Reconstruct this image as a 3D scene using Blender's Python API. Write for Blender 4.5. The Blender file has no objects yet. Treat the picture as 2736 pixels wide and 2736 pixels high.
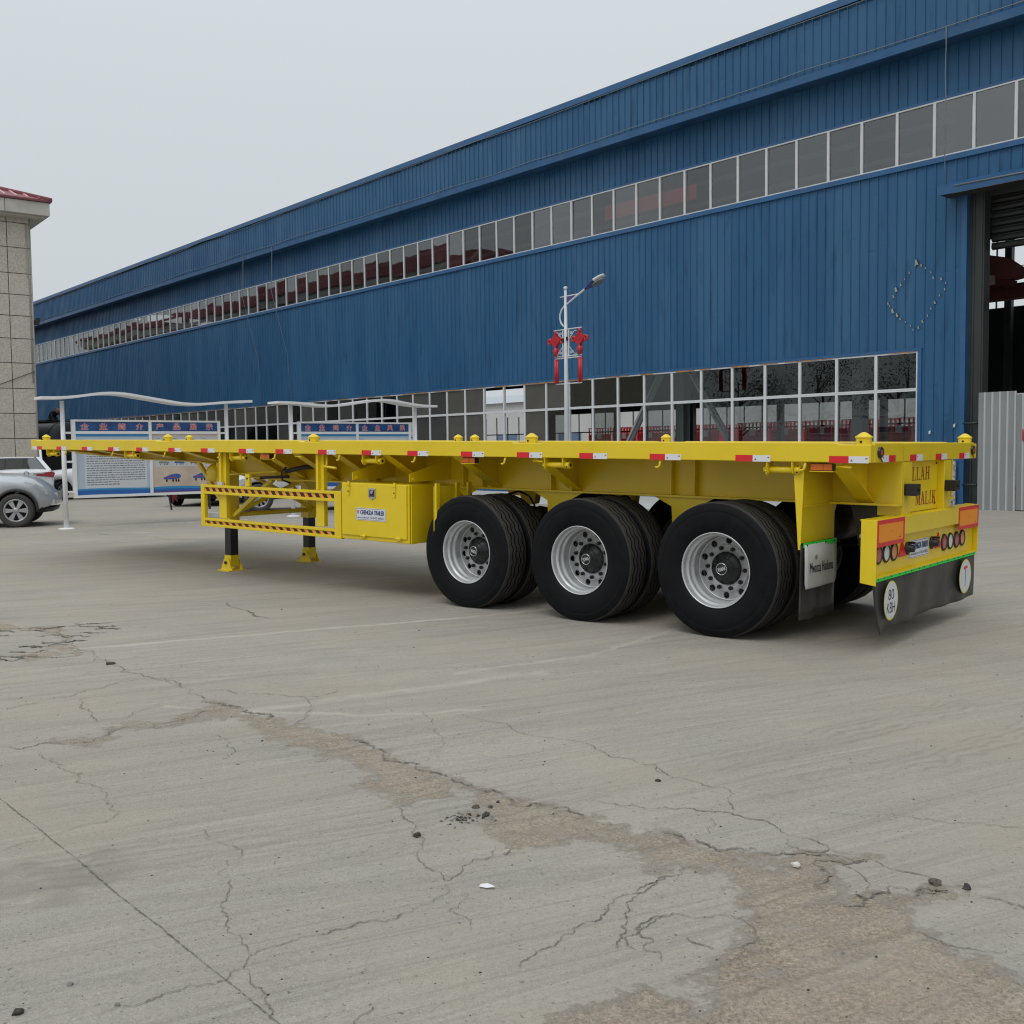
import bpy, bmesh, math, random
import numpy as np
from mathutils import Matrix, Vector
random.seed(7)
rng = np.random.default_rng(7)
SC = bpy.context.scene
COL = SC.collection
R = math.radians
PI = math.pi

# ------------------------------------------------------------------ camera
CAM_H, F_PX, PITCH, ROLL = 1.5027, 2761.2, 0.06011, -0.01187
cd = bpy.data.cameras.new('camera')
cd.sensor_width = 36.0
cd.lens = F_PX / 2736.0 * 36.0
cd.clip_start = 0.05
cd.clip_end = 3000
cam = bpy.data.objects.new('camera', cd)
COL.objects.link(cam)
fw = Vector((0, math.cos(PITCH), -math.sin(PITCH)))
rt = Vector((1, 0, 0)); up = rt.cross(fw)
r2 = rt * math.cos(ROLL) + up * math.sin(ROLL)
u2 = -rt * math.sin(ROLL) + up * math.cos(ROLL)
cam.matrix_world = Matrix(((r2.x, u2.x, -fw.x, 0), (r2.y, u2.y, -fw.y, 0), (r2.z, u2.z, -fw.z, CAM_H), (0, 0, 0, 1)))
SC.camera = cam

# ------------------------------------------------------------------ world: overcast sky
SUN_EL, SUN_AZ = R(56), R(-150)          # azimuth measured from +Y towards +X
world = bpy.data.worlds.new('World'); SC.world = world
world.use_nodes = True
wn = world.node_tree; wn.nodes.clear()
sky = wn.nodes.new('ShaderNodeTexSky'); sky.sky_type = 'NISHITA'; sky.sun_disc = False
sky.sun_elevation = SUN_EL; sky.sun_rotation = SUN_AZ
sky.air_density = 1.0; sky.dust_density = 4.0; sky.ozone_density = 1.0
hs = wn.nodes.new('ShaderNodeHueSaturation'); hs.inputs['Saturation'].default_value = 0.18
mx = wn.nodes.new('ShaderNodeMixRGB'); mx.inputs['Fac'].default_value = 0.86
# even cloud layer, brighter overhead as an overcast sky is
tcw = wn.nodes.new('ShaderNodeTexCoord'); sx = wn.nodes.new('ShaderNodeSeparateXYZ'); wn.links.new(tcw.outputs['Generated'], sx.inputs[0])
sq = wn.nodes.new('ShaderNodeMath'); sq.operation = 'POWER'; sq.inputs[1].default_value = 2.0; wn.links.new(sx.outputs['Z'], sq.inputs[0])
ml = wn.nodes.new('ShaderNodeMath'); ml.operation = 'MULTIPLY_ADD'; ml.inputs[1].default_value = 0.95; ml.inputs[2].default_value = 1.0; wn.links.new(sq.outputs[0], ml.inputs[0])
cl = wn.nodes.new('ShaderNodeVectorMath'); cl.operation = 'SCALE'; cl.inputs[0].default_value = (6.25, 6.72, 7.05); wn.links.new(ml.outputs[0], cl.inputs['Scale'])
wn.links.new(cl.outputs[0], mx.inputs['Color2'])
bg = wn.nodes.new('ShaderNodeBackground'); bg.inputs['Strength'].default_value = 0.10
wo = wn.nodes.new('ShaderNodeOutputWorld')
wn.links.new(sky.outputs[0], hs.inputs['Color']); wn.links.new(hs.outputs[0], mx.inputs['Color1'])
wn.links.new(mx.outputs[0], bg.inputs['Color']); wn.links.new(bg.outputs[0], wo.inputs['Surface'])

sd = bpy.data.lights.new('sun', 'SUN'); sd.energy = 0.72; sd.angle = R(26); sd.color = (1.0, 0.96, 0.90)
sun = bpy.data.objects.new('sun', sd); COL.objects.link(sun)
sdir = Vector((math.sin(SUN_AZ) * math.cos(SUN_EL), math.cos(SUN_AZ) * math.cos(SUN_EL), math.sin(SUN_EL)))
sun.rotation_euler = sdir.to_track_quat('Z', 'Y').to_euler()

vs = SC.view_settings
vs.view_transform = 'Standard'; vs.look = 'None'; vs.exposure = 0.0; vs.gamma = 1.0; vs.use_curve_mapping = False
SC.render.engine = 'CYCLES'
SC.cycles.use_denoising = True
SC.cycles.pixel_filter_type = 'BLACKMAN_HARRIS'; SC.cycles.filter_width = 1.15
SC.cycles.max_bounces = 8; SC.cycles.transparent_max_bounces = 12

# ------------------------------------------------------------------ materials
MATS = {}
def nodes_of(name):
    m = bpy.data.materials.new(name); m.use_nodes = True
    return m, m.node_tree, m.node_tree.nodes['Principled BSDF']
def mat(name, col, rough=0.5, metal=0.0, spec=0.5, var=0.0, scale=6.0, bump=0.0, bscale=60.0, coat=0.0, dirt=None, dirt_amt=0.0, dirt_scale=2.0, randobj=0.0):
    """principled paint/metal/stone with world-sized procedural variation"""
    if name in MATS: return MATS[name]
    m, t, b = nodes_of(name)
    b.inputs['Base Color'].default_value = (*col, 1); b.inputs['Roughness'].default_value = rough
    b.inputs['Metallic'].default_value = metal; b.inputs['Specular IOR Level'].default_value = spec
    if coat: b.inputs['Coat Weight'].default_value = coat; b.inputs['Coat Roughness'].default_value = 0.08
    tc = t.nodes.new('ShaderNodeTexCoord')
    last = None
    if var > 0 or dirt:
        n = t.nodes.new('ShaderNodeTexNoise'); n.inputs['Scale'].default_value = scale; n.inputs['Detail'].default_value = 6
        t.links.new(tc.outputs['Object'], n.inputs['Vector'])
        mr = t.nodes.new('ShaderNodeMapRange'); mr.inputs[1].default_value = 0.3; mr.inputs[2].default_value = 0.7
        mr.inputs[3].default_value = 1 - var; mr.inputs[4].default_value = 1 + var
        t.links.new(n.outputs[0], mr.inputs[0])
        mul = t.nodes.new('ShaderNodeMixRGB'); mul.blend_type = 'MULTIPLY'; mul.inputs['Fac'].default_value = 1
        mul.inputs['Color1'].default_value = (*col, 1); t.links.new(mr.outputs[0], mul.inputs['Color2'])
        last = mul.outputs[0]
        rr = t.nodes.new('ShaderNodeMapRange'); rr.inputs[1].default_value = 0.3; rr.inputs[2].default_value = 0.7
        rr.inputs[3].default_value = max(0.02, rough * (1 - var)); rr.inputs[4].default_value = min(1, rough * (1 + var))
        t.links.new(n.outputs[0], rr.inputs[0]); t.links.new(rr.outputs[0], b.inputs['Roughness'])
    if dirt:
        n2 = t.nodes.new('ShaderNodeTexNoise'); n2.inputs['Scale'].default_value = dirt_scale; n2.inputs['Detail'].default_value = 8; n2.inputs['Roughness'].default_value = 0.65
        t.links.new(tc.outputs['Object'], n2.inputs['Vector'])
        m2 = t.nodes.new('ShaderNodeMapRange'); m2.inputs[1].default_value = 0.5; m2.inputs[2].default_value = 0.75; m2.inputs[4].default_value = dirt_amt
        t.links.new(n2.outputs[0], m2.inputs[0])
        mm = t.nodes.new('ShaderNodeMixRGB'); t.links.new(m2.outputs[0], mm.inputs['Fac'])
        t.links.new(last, mm.inputs['Color1']); mm.inputs['Color2'].default_value = (*dirt, 1)
        last = mm.outputs[0]
    if randobj > 0:
        oi = t.nodes.new('ShaderNodeObjectInfo'); m3 = t.nodes.new('ShaderNodeMapRange')
        m3.inputs[3].default_value = 1 - randobj; m3.inputs[4].default_value = 1 + randobj
        t.links.new(oi.outputs['Random'], m3.inputs[0])
        mu = t.nodes.new('ShaderNodeMixRGB'); mu.blend_type = 'MULTIPLY'; mu.inputs['Fac'].default_value = 1
        if last is None: mu.inputs['Color1'].default_value = (*col, 1)
        else: t.links.new(last, mu.inputs['Color1'])
        t.links.new(m3.outputs[0], mu.inputs['Color2']); last = mu.outputs[0]
    if last is not None: t.links.new(last, b.inputs['Base Color'])
    if bump > 0:
        nb = t.nodes.new('ShaderNodeTexNoise'); nb.inputs['Scale'].default_value = bscale; nb.inputs['Detail'].default_value = 5
        t.links.new(tc.outputs['Object'], nb.inputs['Vector'])
        bp = t.nodes.new('ShaderNodeBump'); bp.inputs['Strength'].default_value = bump; bp.inputs['Distance'].default_value = 0.01
        t.links.new(nb.outputs[0], bp.inputs['Height']); t.links.new(bp.outputs[0], b.inputs['Normal'])
    MATS[name] = m
    return m

def glass(name, trans, rough=0.02, wave=0.15, coat=0.0):
    m = bpy.data.materials.new(name); m.use_nodes = True
    t = m.node_tree; t.nodes.clear()
    out = t.nodes.new('ShaderNodeOutputMaterial'); mixs = t.nodes.new('ShaderNodeMixShader')
    tr = t.nodes.new('ShaderNodeBsdfTransparent'); tr.inputs[0].default_value = (*trans, 1)
    gl = t.nodes.new('ShaderNodeBsdfGlossy'); gl.inputs['Roughness'].default_value = rough; gl.inputs['Color'].default_value = (.95, .97, .97, 1)
    fr = t.nodes.new('ShaderNodeFresnel'); geo = t.nodes.new('ShaderNodeNewGeometry'); mri = t.nodes.new('ShaderNodeMapRange')
    mri.inputs[3].default_value = 1.42; mri.inputs[4].default_value = 1 / 1.42        # same pane seen from either side
    t.links.new(geo.outputs['Backfacing'], mri.inputs[0]); t.links.new(mri.outputs[0], fr.inputs['IOR'])
    tc = t.nodes.new('ShaderNodeTexCoord'); n = t.nodes.new('ShaderNodeTexNoise'); n.inputs['Scale'].default_value = 1.3; n.inputs['Detail'].default_value = 1
    oi = t.nodes.new('ShaderNodeObjectInfo'); va = t.nodes.new('ShaderNodeVectorMath')
    t.links.new(tc.outputs['Object'], va.inputs[0]); t.links.new(oi.outputs['Location'], va.inputs[1])
    t.links.new(va.outputs[0], n.inputs['Vector'])
    bp = t.nodes.new('ShaderNodeBump'); bp.inputs['Strength'].default_value = wave; bp.inputs['Distance'].default_value = 0.02
    t.links.new(n.outputs[0], bp.inputs['Height'])
    t.links.new(bp.outputs[0], gl.inputs['Normal'])
    cr_ = t.nodes.new('ShaderNodeMapRange'); cr_.inputs[4].default_value = 1.0; rv_ = t.nodes.new('ShaderNodeMapRange'); rv_.inputs[3].default_value = coat * .55; rv_.inputs[4].default_value = coat * 1.5; t.links.new(oi.outputs['Random'], rv_.inputs[0]); t.links.new(rv_.outputs[0], cr_.inputs[3])
    t.links.new(fr.outputs[0], cr_.inputs[0]); t.links.new(cr_.outputs[0], mixs.inputs[0]); t.links.new(tr.outputs[0], mixs.inputs[1]); t.links.new(gl.outputs[0], mixs.inputs[2])
    t.links.new(mixs.outputs[0], out.inputs[0])
    MATS[name] = m
    return m

M_YEL = mat('yellow_paint', (0.78, 0.572, 0.008), 0.34, var=0.07, scale=3, coat=0.15, dirt=(0.42, 0.31, 0.08), dirt_amt=0.22, dirt_scale=3.0, bump=.10, bscale=4)
M_BLK = mat('black_paint', (0.013, 0.013, 0.014), 0.35, var=0.15, scale=8)
M_RUB = mat('tyre_rubber', (0.0060, 0.0072, 0.0085), 0.55, spec=0.13, var=0.25, scale=12, bump=0.15, bscale=120)
M_TREAD = mat('tread_rubber', (0.060, 0.057, 0.053), 0.8, spec=0.12, var=0.2, scale=14, bump=0.3, bscale=90)
M_FLAP = mat('flap_rubber', (0.025, 0.025, 0.026), 0.38, var=0.2, scale=5, bump=0.15, bscale=40, dirt=(0.11, 0.105, 0.10), dirt_amt=0.45, dirt_scale=2.5)
M_RIM = mat('silver_rim', (0.60, 0.61, 0.62), 0.38, metal=0.45, var=0.08, scale=10)
M_RIMD = mat('rim_disc_shaded', (0.36, 0.365, 0.37), 0.45, metal=0.35, var=0.1, scale=10)  # rim silver darkened, shade deep in the dish put into the colour
M_HUB = mat('hub_black', (0.012, 0.012, 0.012), 0.4)
M_RED = mat('reflector_red', (0.68, 0.012, 0.022), 0.35)
M_WHT = mat('reflector_white', (0.72, 0.73, 0.74), 0.35)
M_ORG = mat('reflector_orange', (0.88, 0.29, 0.006), 0.4)
M_AMB = mat('lamp_amber', (0.70, 0.15, 0.006), 0.35, bump=0.25, bscale=200)
M_LRED = mat('lamp_red', (0.48, 0.09, 0.085), 0.3, bump=0.4, bscale=160, coat=0.4)
M_LCLR = mat('lamp_clear', (0.72, 0.74, 0.68), 0.3, bump=0.4, bscale=160, coat=0.4)
M_LAMB2 = mat('lamp_salmon', (0.74, 0.26, 0.10), 0.3, bump=0.4, bscale=160, coat=0.4)
M_GRN = mat('green_strip', (0.015, 0.80, 0.07), 0.5, var=0.08, scale=9)
M_CHR = mat('chrome', (0.6, 0.6, 0.62), 0.18, metal=1.0)
M_PLATE = mat('sign_white', (0.66, 0.68, 0.71), 0.4)
M_INKB = mat('ink_blue', (0.012, 0.03, 0.16), 0.5)
M_INKD = mat('ink_dark', (0.015, 0.013, 0.014), 0.6)
M_INKR = mat('ink_red', (0.30, 0.008, 0.008), 0.5)
M_INKW = mat('ink_white', (0.7, 0.7, 0.7), 0.4)
M_SHEET = mat('white_flap', (0.60, 0.61, 0.61), 0.45, var=0.1, scale=5, dirt=(0.25, 0.25, 0.25), dirt_amt=0.4, dirt_scale=3)
M_HAZO = mat('hazard_orange', (0.88, 0.34, 0.005), 0.4)
M_HAZB = mat('hazard_black', (0.012, 0.012, 0.012), 0.4)
M_DSTEEL = mat('dark_steel', (0.02, 0.018, 0.014), 0.5, var=0.2, scale=7)
M_STICKB = mat('sticker_blue', (0.02, 0.04, 0.22), 0.4)
M_STRIPY = mat('sticker_yellow', (0.7, 0.6, 0.05), 0.4)

# ------------------------------------------------------------------ mesh helpers
class MB:
    def __init__(s): s.v = []; s.f = []; s.mi = []; s.sm = []; s.mats = []
    def mid(s, m):
        if m not in s.mats: s.mats.append(m)
        return s.mats.index(m)
    def add(s, verts, faces, m, smooth=False):
        o = len(s.v); i = s.mid(m)
        s.v += [tuple(map(float, p)) for p in verts]
        for f in faces:
            s.f.append([o + k for k in f]); s.mi.append(i); s.sm.append(smooth)
        return s
    def box(s, x0, x1, y0, y1, z0, z1, m):
        if x0 > x1: x0, x1 = x1, x0
        if y0 > y1: y0, y1 = y1, y0
        if z0 > z1: z0, z1 = z1, z0
        v = [(x0, y0, z0), (x1, y0, z0), (x1, y1, z0), (x0, y1, z0), (x0, y0, z1), (x1, y0, z1), (x1, y1, z1), (x0, y1, z1)]
        return s.add(v, [(0, 3, 2, 1), (4, 5, 6, 7), (0, 1, 5, 4), (1, 2, 6, 5), (2, 3, 7, 6), (3, 0, 4, 7)], m)
    def bar(s, p, q, w, h, m, upv=(0, 0, 1)):
        p = Vector(p); q = Vector(q); d = (q - p).normalized(); a = Vector(upv)
        if abs(d.dot(a)) > .98: a = Vector((1, 0, 0))
        x = d.cross(a).normalized(); y = x.cross(d).normalized()
        v = [c + x * sx * w / 2 + y * sy * h / 2 for c in (p, q) for sx, sy in ((-1, -1), (1, -1), (1, 1), (-1, 1))]
        return s.add(v, [(0, 1, 2, 3), (7, 6, 5, 4), (0, 4, 5, 1), (1, 5, 6, 2), (2, 6, 7, 3), (3, 7, 4, 0)], m)
    def tube(s, pts, r, m, n=8, caps=True, smooth=True):
        pts = [Vector(p) for p in pts]; rs = r if isinstance(r, (list, tuple)) else [r] * len(pts)
        v = []; f = []; px = None
        for i, p in enumerate(pts):
            d = (pts[min(i + 1, len(pts) - 1)] - pts[max(i - 1, 0)]).normalized()
            a = Vector((0, 0, 1)) if abs(d.z) < .95 else Vector((1, 0, 0))
            x = d.cross(a).normalized()
            if px is not None:
                x2 = (px - d * px.dot(d))
                if x2.length > 1e-4: x = x2.normalized()
            px = x; y = d.cross(x)
            for k in range(n):
                t = 2 * PI * k / n; v.append(p + (x * math.cos(t) + y * math.sin(t)) * rs[i])
        for i in range(len(pts) - 1):
            for k in range(n):
                f.append((i * n + k, i * n + (k + 1) % n, (i + 1) * n + (k + 1) % n, (i + 1) * n + k))
        s.add(v, f, m, smooth)
        if caps:
            o = len(s.v) - len(v); i = s.mid(m)
            s.f.append([o + k for k in range(n)][::-1]); s.mi.append(i); s.sm.append(False)
            s.f.append([o + (len(pts) - 1) * n + k for k in range(n)]); s.mi.append(i); s.sm.append(False)
        return s
    def cyl(s, p, q, r, m, n=16, r1=None): return s.tube([p, q], [r, r if r1 is None else r1], m, n)
    def lathe(s, prof, m, n=32, axis='x', c=(0, 0, 0), smooth=True, close=False):
        """prof: (radius, axial) pairs"""
        v = []; f = []; N = len(prof)
        for k in range(n):
            t = 2 * PI * k / n; co, si = math.cos(t), math.sin(t)
            for (r, a) in prof:
                if axis == 'x': v.append((c[0] + a, c[1] + r * co, c[2] + r * si))
                elif axis == 'z': v.append((c[0] + r * co, c[1] + r * si, c[2] + a))
                else: v.append((c[0] + r * si, c[1] + a, c[2] + r * co))
        for k in range(n):
            k2 = (k + 1) % n
            for j in range(N - (0 if close else 1)):
                j2 = (j + 1) % N
                f.append((k * N + j, k * N + j2, k2 * N + j2, k2 * N + j))
        return s.add(v, f, m, smooth)
    def prism(s, poly, axis, a0, a1, m, smooth=False):
        """poly of 2-D points extruded along axis: x -> (y,z), y -> (x,z), z -> (x,y)"""
        def P(p, a): return (a, p[0], p[1]) if axis == 'x' else ((p[0], a, p[1]) if axis == 'y' else (p[0], p[1], a))
        n = len(poly); v = [P(p, a0) for p in poly] + [P(p, a1) for p in poly]
        f = [list(range(n))[::-1], [n + k for k in range(n)]] + [(k, (k + 1) % n, n + (k + 1) % n, n + k) for k in range(n)]
        return s.add(v, f, m, smooth)
    def xf(s, M):
        s.v = [tuple(M @ Vector(p)) for p in s.v]; return s
    def mesh(s, name):
        me = bpy.data.meshes.new(name); me.from_pydata(s.v, [], s.f)
        for m in s.mats: me.materials.append(m)
        me.polygons.foreach_set('material_index', s.mi); me.polygons.foreach_set('use_smooth', s.sm)
        bm = bmesh.new(); bm.from_mesh(me); bmesh.ops.recalc_face_normals(bm, faces=bm.faces); bm.to_mesh(me); bm.free()
        me.update(); return me
    def build(s, name, parent=None, bevel=0.0, recalc=True):
        o = bpy.data.objects.new(name, s.mesh(name)); COL.objects.link(o)
        if parent: o.parent = parent
        if bevel:
            b = o.modifiers.new('bevel', 'BEVEL'); b.width = bevel; b.segments = 2; b.limit_method = 'ANGLE'; b.angle_limit = R(40); b.harden_normals = False
        return o
def inst(mesh, name, parent, loc=(0, 0, 0), rot=(0, 0, 0), scl=None):
    o = bpy.data.objects.new(name, mesh); COL.objects.link(o); o.parent = parent; o.location = loc; o.rotation_euler = rot
    if scl: o.scale = scl
    return o
def tag(o, label=None, cat=None, group=None, kind=None):
    if label: o['label'] = label
    if cat: o['category'] = cat
    if group: o['group'] = group
    if kind: o['kind'] = kind
    return o
def empty(name, parent=None, M=None, loc=None, rz=0.0):
    o = bpy.data.objects.new(name, None); COL.objects.link(o); o.empty_display_size = .2
    if parent: o.parent = parent
    if M is not None: o.matrix_world = M
    if loc is not None: o.location = loc; o.rotation_euler = (0, 0, rz)
    return o
def frame_M(origin, X, Y, Z):
    return Matrix(((X[0], Y[0], Z[0], origin[0]), (X[1], Y[1], Z[1], origin[1]), (X[2], Y[2], Z[2], origin[2]), (0, 0, 0, 1)))
def copy_tree(o, parent=None):
    c = o.copy(); COL.objects.link(c); c.parent = parent
    for ch in list(o.children): copy_tree(ch, c)
    return c
FONT_CACHE = {}
def text_geo(body):
    if body not in FONT_CACHE:
        cu = bpy.data.curves.new('lettering', 'FONT'); cu.body = body; cu.resolution_u = 3
        o = bpy.data.objects.new('lettering', cu); COL.objects.link(o)
        dg = bpy.context.evaluated_depsgraph_get(); me = bpy.data.meshes.new_from_object(o.evaluated_get(dg))
        v = np.array([x.co[:] for x in me.vertices]).reshape(-1, 3); f = [list(p.vertices) for p in me.polygons]
        bpy.data.objects.remove(o); bpy.data.curves.remove(cu); bpy.data.meshes.remove(me)
        FONT_CACHE[body] = (v, f)
    return FONT_CACHE[body]
def put_text(mb, body, c, X, Y, w, h, m, grow=0.0, lift=0.0):
    """flat print centred on c, fitted to w x h along the X and Y directions"""
    v, f = text_geo(body); lo, hi = v.min(0), v.max(0); ce = (lo + hi) / 2; sz = hi - lo
    X = Vector(X); Y = Vector(Y); N = X.cross(Y); c = Vector(c)
    pts = [c + X * ((p[0] - ce[0]) / sz[0] * w) + Y * ((p[1] - ce[1]) / sz[1] * h) + N * lift for p in v]
    mb.add(pts, f, m); return mb

# ================================================================== TRAILER (local frame: x across from near to far side, y towards the nose, z up)
PSI, ALPHA = 0.87488, 0.017082
T0 = Vector((2.52502, 7.26931, 1.52277)); ZD = 1.5228           # deck height above the root
fu = Vector((-math.sin(PSI), math.cos(PSI), 0)); fv = Vector((math.cos(PSI), math.sin(PSI), 0))
TU = fu * math.cos(ALPHA) + Vector((0, 0, math.sin(ALPHA))); TW = -fu * math.sin(ALPHA) + Vector((0, 0, math.cos(ALPHA)))
TR = empty('flatbed_trailer', M=frame_M(T0 - TW * ZD, fv, TU, TW))
tag(TR, 'yellow three axle flatbed semi trailer standing on its landing legs in the yard', 'trailer')
TL, TWD = 12.535, 2.508
def zz(w): return ZD + w
LOCKS = [0.07, 3.10, 6.14, 8.99, 12.19]

def rail(x0, x1, name='side_rail'):
    pts = [(0.0, zz(-.143)), (TL, zz(-.143)), (TL, zz(0))]
    for u in reversed(LOCKS):
        a, b, dp = .19, .15, .014
        for du, dz in ((a, 0), (b, -dp), (-b, -dp), (-a, 0)):
            y = u + du
            if 0.0 < y < TL: pts.append((y, zz(dz)))
    pts.append((0.0, zz(-.014)))
    return MB().prism(pts, 'x', x0, x1, M_YEL).build(name, TR, bevel=.006)
rail(0, .075); rail(TWD - .075, TWD)
MB().box(.077, TWD - .077, 0, .07, zz(-.143), zz(-.004), M_YEL).build('rear_rail', TR, bevel=.006)
MB().box(.077, TWD - .077, TL - .07, TL, zz(-.143), zz(-.003), M_YEL).build('front_rail', TR, bevel=.006)
M_DECK = mat('deck_plate', (0.60, 0.43, 0.05), 0.5, var=.12, scale=3, bump=.4, bscale=30, dirt=(.4, .33, .2), dirt_amt=.5)
dk = MB()
nd = 8
for k in range(nd):
    a = .073 + (TL - .146) * k / nd; b = .073 + (TL - .146) * (k + 1) / nd - .004
    MB().box(.078, TWD - .078, a, b, zz(-.022), zz(-.0055), M_DECK).build('deck_plate', TR)

# twist locks
tl = MB().lathe([(.055, -.03), (.055, .030), (.061, .034), (.061, .042), (.024, .068), (.010, .074), (0, .075)], M_YEL, 10, 'z', smooth=False)
tl.cyl((-.054, 0, .006), (-.06, 0, .006), .009, M_BLK, 8)
tlm = tl.mesh('twist_lock')
for u in LOCKS: inst(tlm, 'twist_lock', TR, (.068, u + .006, zz(.0)))
for u in (.08, 3.15, 5.92, 6.20, 8.99, 12.19): inst(tlm, 'twist_lock', TR, (TWD - .07, u, zz(.0)))

# reflective tape on the rails
def tape(length, first_red=True, vertical_small=True):
    m = MB(); a = length / 2
    reds, wh = (-a, 0), (0, a)
    if not first_red: reds, wh = (0, a), (-a, 0)
    m.box(-.0012, 0, reds[0], reds[1], -.0245, .0245, M_RED); m.box(-.0012, 0, wh[0], wh[1], -.0245, .0245, M_WHT)
    s = wh[0] + .02 if wh[0] >= 0 else wh[0] + .02
    for d, mm in ((-.012, M_RED), (-.004, M_INKB)): m.box(-.0018, -.0012, -(wh[0] if 0 else 0) + s + d, s + d + .008, .004, .012, mm)
    m.prism([(wh[1] - .03, -.012), (wh[1] - .014, -.012), (wh[1] - .022, .002)], 'x', -.0018, -.0012, M_DSTEEL)
    return m
# on the near side the nose lies at +y, so red (towards the nose) is at +y
tape_n = tape(.29, False).mesh('reflective_tape')
for u0, u1 in [(12.495, 12.193), (11.77, 11.463), (11.05, 10.74), (10.35, 10.041), (9.639, 9.334), (8.89, 8.588), (8.181, 7.881), (7.414, 7.119), (6.728, 6.432),
               (5.992, 5.701), (5.298, 5.005), (4.628, 4.336), (3.905, 3.619), (3.223, 2.933), (2.526, 2.239), (1.817, 1.529), (1.046, .758), (.301, .012)]:
    inst(tape_n, 'reflective_tape', TR, (-.0006, (u0 + u1) / 2, zz(-.121)), (PI if u0 > 12.4 else 0, 0, 0))
tape_r = tape(.285, False).mesh('reflective_tape')
for v0, v1, flip in [(.215, .492, 1), (.805, 1.087, 0), (1.405, 1.686, 0), (2.019, 2.301, 0)]:
    # across the rear: near side is at small x
    m = MB(); xm = (v0 + v1) / 2
    ra, wa = ((v0, xm), (xm, v1)) if not flip else ((xm, v1), (v0, xm))
    m.box(ra[0], ra[1], -.0012, 0, zz(-.1445), zz(-.0955), M_RED); m.box(wa[0], wa[1], -.0012, 0, zz(-.1445), zz(-.0955), M_WHT)
    m.box(wa[0] + .02, wa[0] + .034, -.0018, -.0012, zz(-.118), zz(-.106), M_RED)
    o = m.build('reflective_tape', TR); o.location = (0, -.0006, .003)

# rope hooks, winches, side marker lamps
def hook_mesh():
    pts = [(0, .0, 0), (-.012, 0, -.012)] + [(-.02 - .0 , .03 - .03 * math.cos(t), -.03 - .033 * math.sin(t)) for t in np.linspace(0, 2.1, 7)]
    return MB().tube(pts, [.011] * 7 + [.009, .007], M_YEL, 7).mesh('rope_hook')
hk = hook_mesh()
for u in (11.476, 10.209, 8.951, 7.776, 6.718, 5.63, 4.504, 3.344, 1.696, .459): inst(hk, 'rope_hook', TR, (.03, u + .03, zz(-.143)))
def winch_mesh():
    m = MB()
    for y in (-.115, .085):
        m.prism([(-.05, 0), (.05, 0), (.05, -.04), (.035, -.085), (0, -.10), (-.035, -.085), (-.045, -.05)], 'y', y, y + .009, M_YEL)
    m.cyl((0, -.13, -.062), (0, .13, -.062), .026, M_YEL, 14); m.cyl((0, -.165, -.062), (0, -.115, -.062), .033, M_YEL, 14)
    m.cyl((0, -.167, -.062), (0, -.164, -.062), .016, M_BLK, 10)
    for k in range(4):
        t = k * PI / 2 + .5; m.cyl((.033 * math.cos(t), -.143, -.062 + .033 * math.sin(t)), (.0345 * math.cos(t), -.143, -.062 + .0345 * math.sin(t)), .008, M_BLK, 8)
    g = []
    for k in range(24):
        r = .046 if k % 2 else .036; t = 2 * PI * k / 24; g.append((r * math.cos(t), -.062 + r * math.sin(t)))
    m.prism(g, 'y', .097, .107, M_YEL)
    m.tube([(-.01, .10, -.015), (-.03, .09, -.02), (-.045, .09, -.04)], .007, M_YEL, 6)
    return m.mesh('winch')
wm = winch_mesh()
for u in (11.99, 9.85, 7.51, 5.21, 2.826, .70): inst(wm, 'winch', TR, (.055, u, zz(-.143)))
lm = MB().box(-.02, .03, -.085, .085, -.056, -.004, M_DSTEEL)
lm.box(-.03, -.0205, -.012, .080, -.052, -.008, M_AMB); lm.box(-.028, -.0205, -.080, -.016, -.052, -.008, M_AMB)
lm.box(-.03, .04, -.09, .09, -.064, -.0575, M_YEL)
lmm = lm.mesh('side_marker_lamp')
for u in (9.807, 6.975, 3.852, .375): inst(lmm, 'side_marker_lamp', TR, (.065, u, zz(-.150)))
# tie rings under the rail
for u in (6.35, 3.0, .2):
    MB().tube([(.10, u + .02, zz(-.145)), (.05, u + .02, zz(-.172)), (.02, u + .05, zz(-.175)), (.02, u - .06, zz(-.178))], .009, M_YEL, 6).build('rope_ring', TR)

# main beams, flanges, stiffeners
def beam_poly():
    bot = [(0.0, -.462), (7.7, -.462), (8.05, -.445), (8.3, -.40), (8.5, -.345), (8.75, -.30), (9.1, -.275), (10.4, -.262), (12.35, -.19)]
    return bot
def beam(v):
    bot = beam_poly()
    web = [(y, zz(w)) for y, w in bot] + [(12.35, zz(-.024)), (0.0, zz(-.024))]
    MB().prism(web, 'x', v - .006, v + .006, M_YEL).build('beam_web', TR)
    fl = MB()
    for (a, wa), (b, wb) in zip(bot[:-1], bot[1:]):
        fl.add([(v - .09, a, zz(wa)), (v + .09, a, zz(wa)), (v + .09, b, zz(wb)), (v - .09, b, zz(wb)),
                (v - .09, a, zz(wa) - .016), (v + .09, a, zz(wa) - .016), (v + .09, b, zz(wb) - .016), (v - .09, b, zz(wb) - .016)],
               [(0, 1, 2, 3), (7, 6, 5, 4), (0, 3, 7, 4), (1, 5, 6, 2), (0, 4, 5, 1), (3, 2, 6, 7)], M_YEL)
    fl.build('beam_flange', TR)
    for u in (1.74, 1.97, 4.16, 4.42, 3.05, 3.29):
        sgn = -1 if v < 1.2 else 1
        MB().box(v + sgn * .007, v + sgn * .075, u - .005, u + .005, zz(-.461), zz(-.025), M_YEL).build('stiffener', TR)
beam(.66); beam(TWD - .66)
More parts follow.
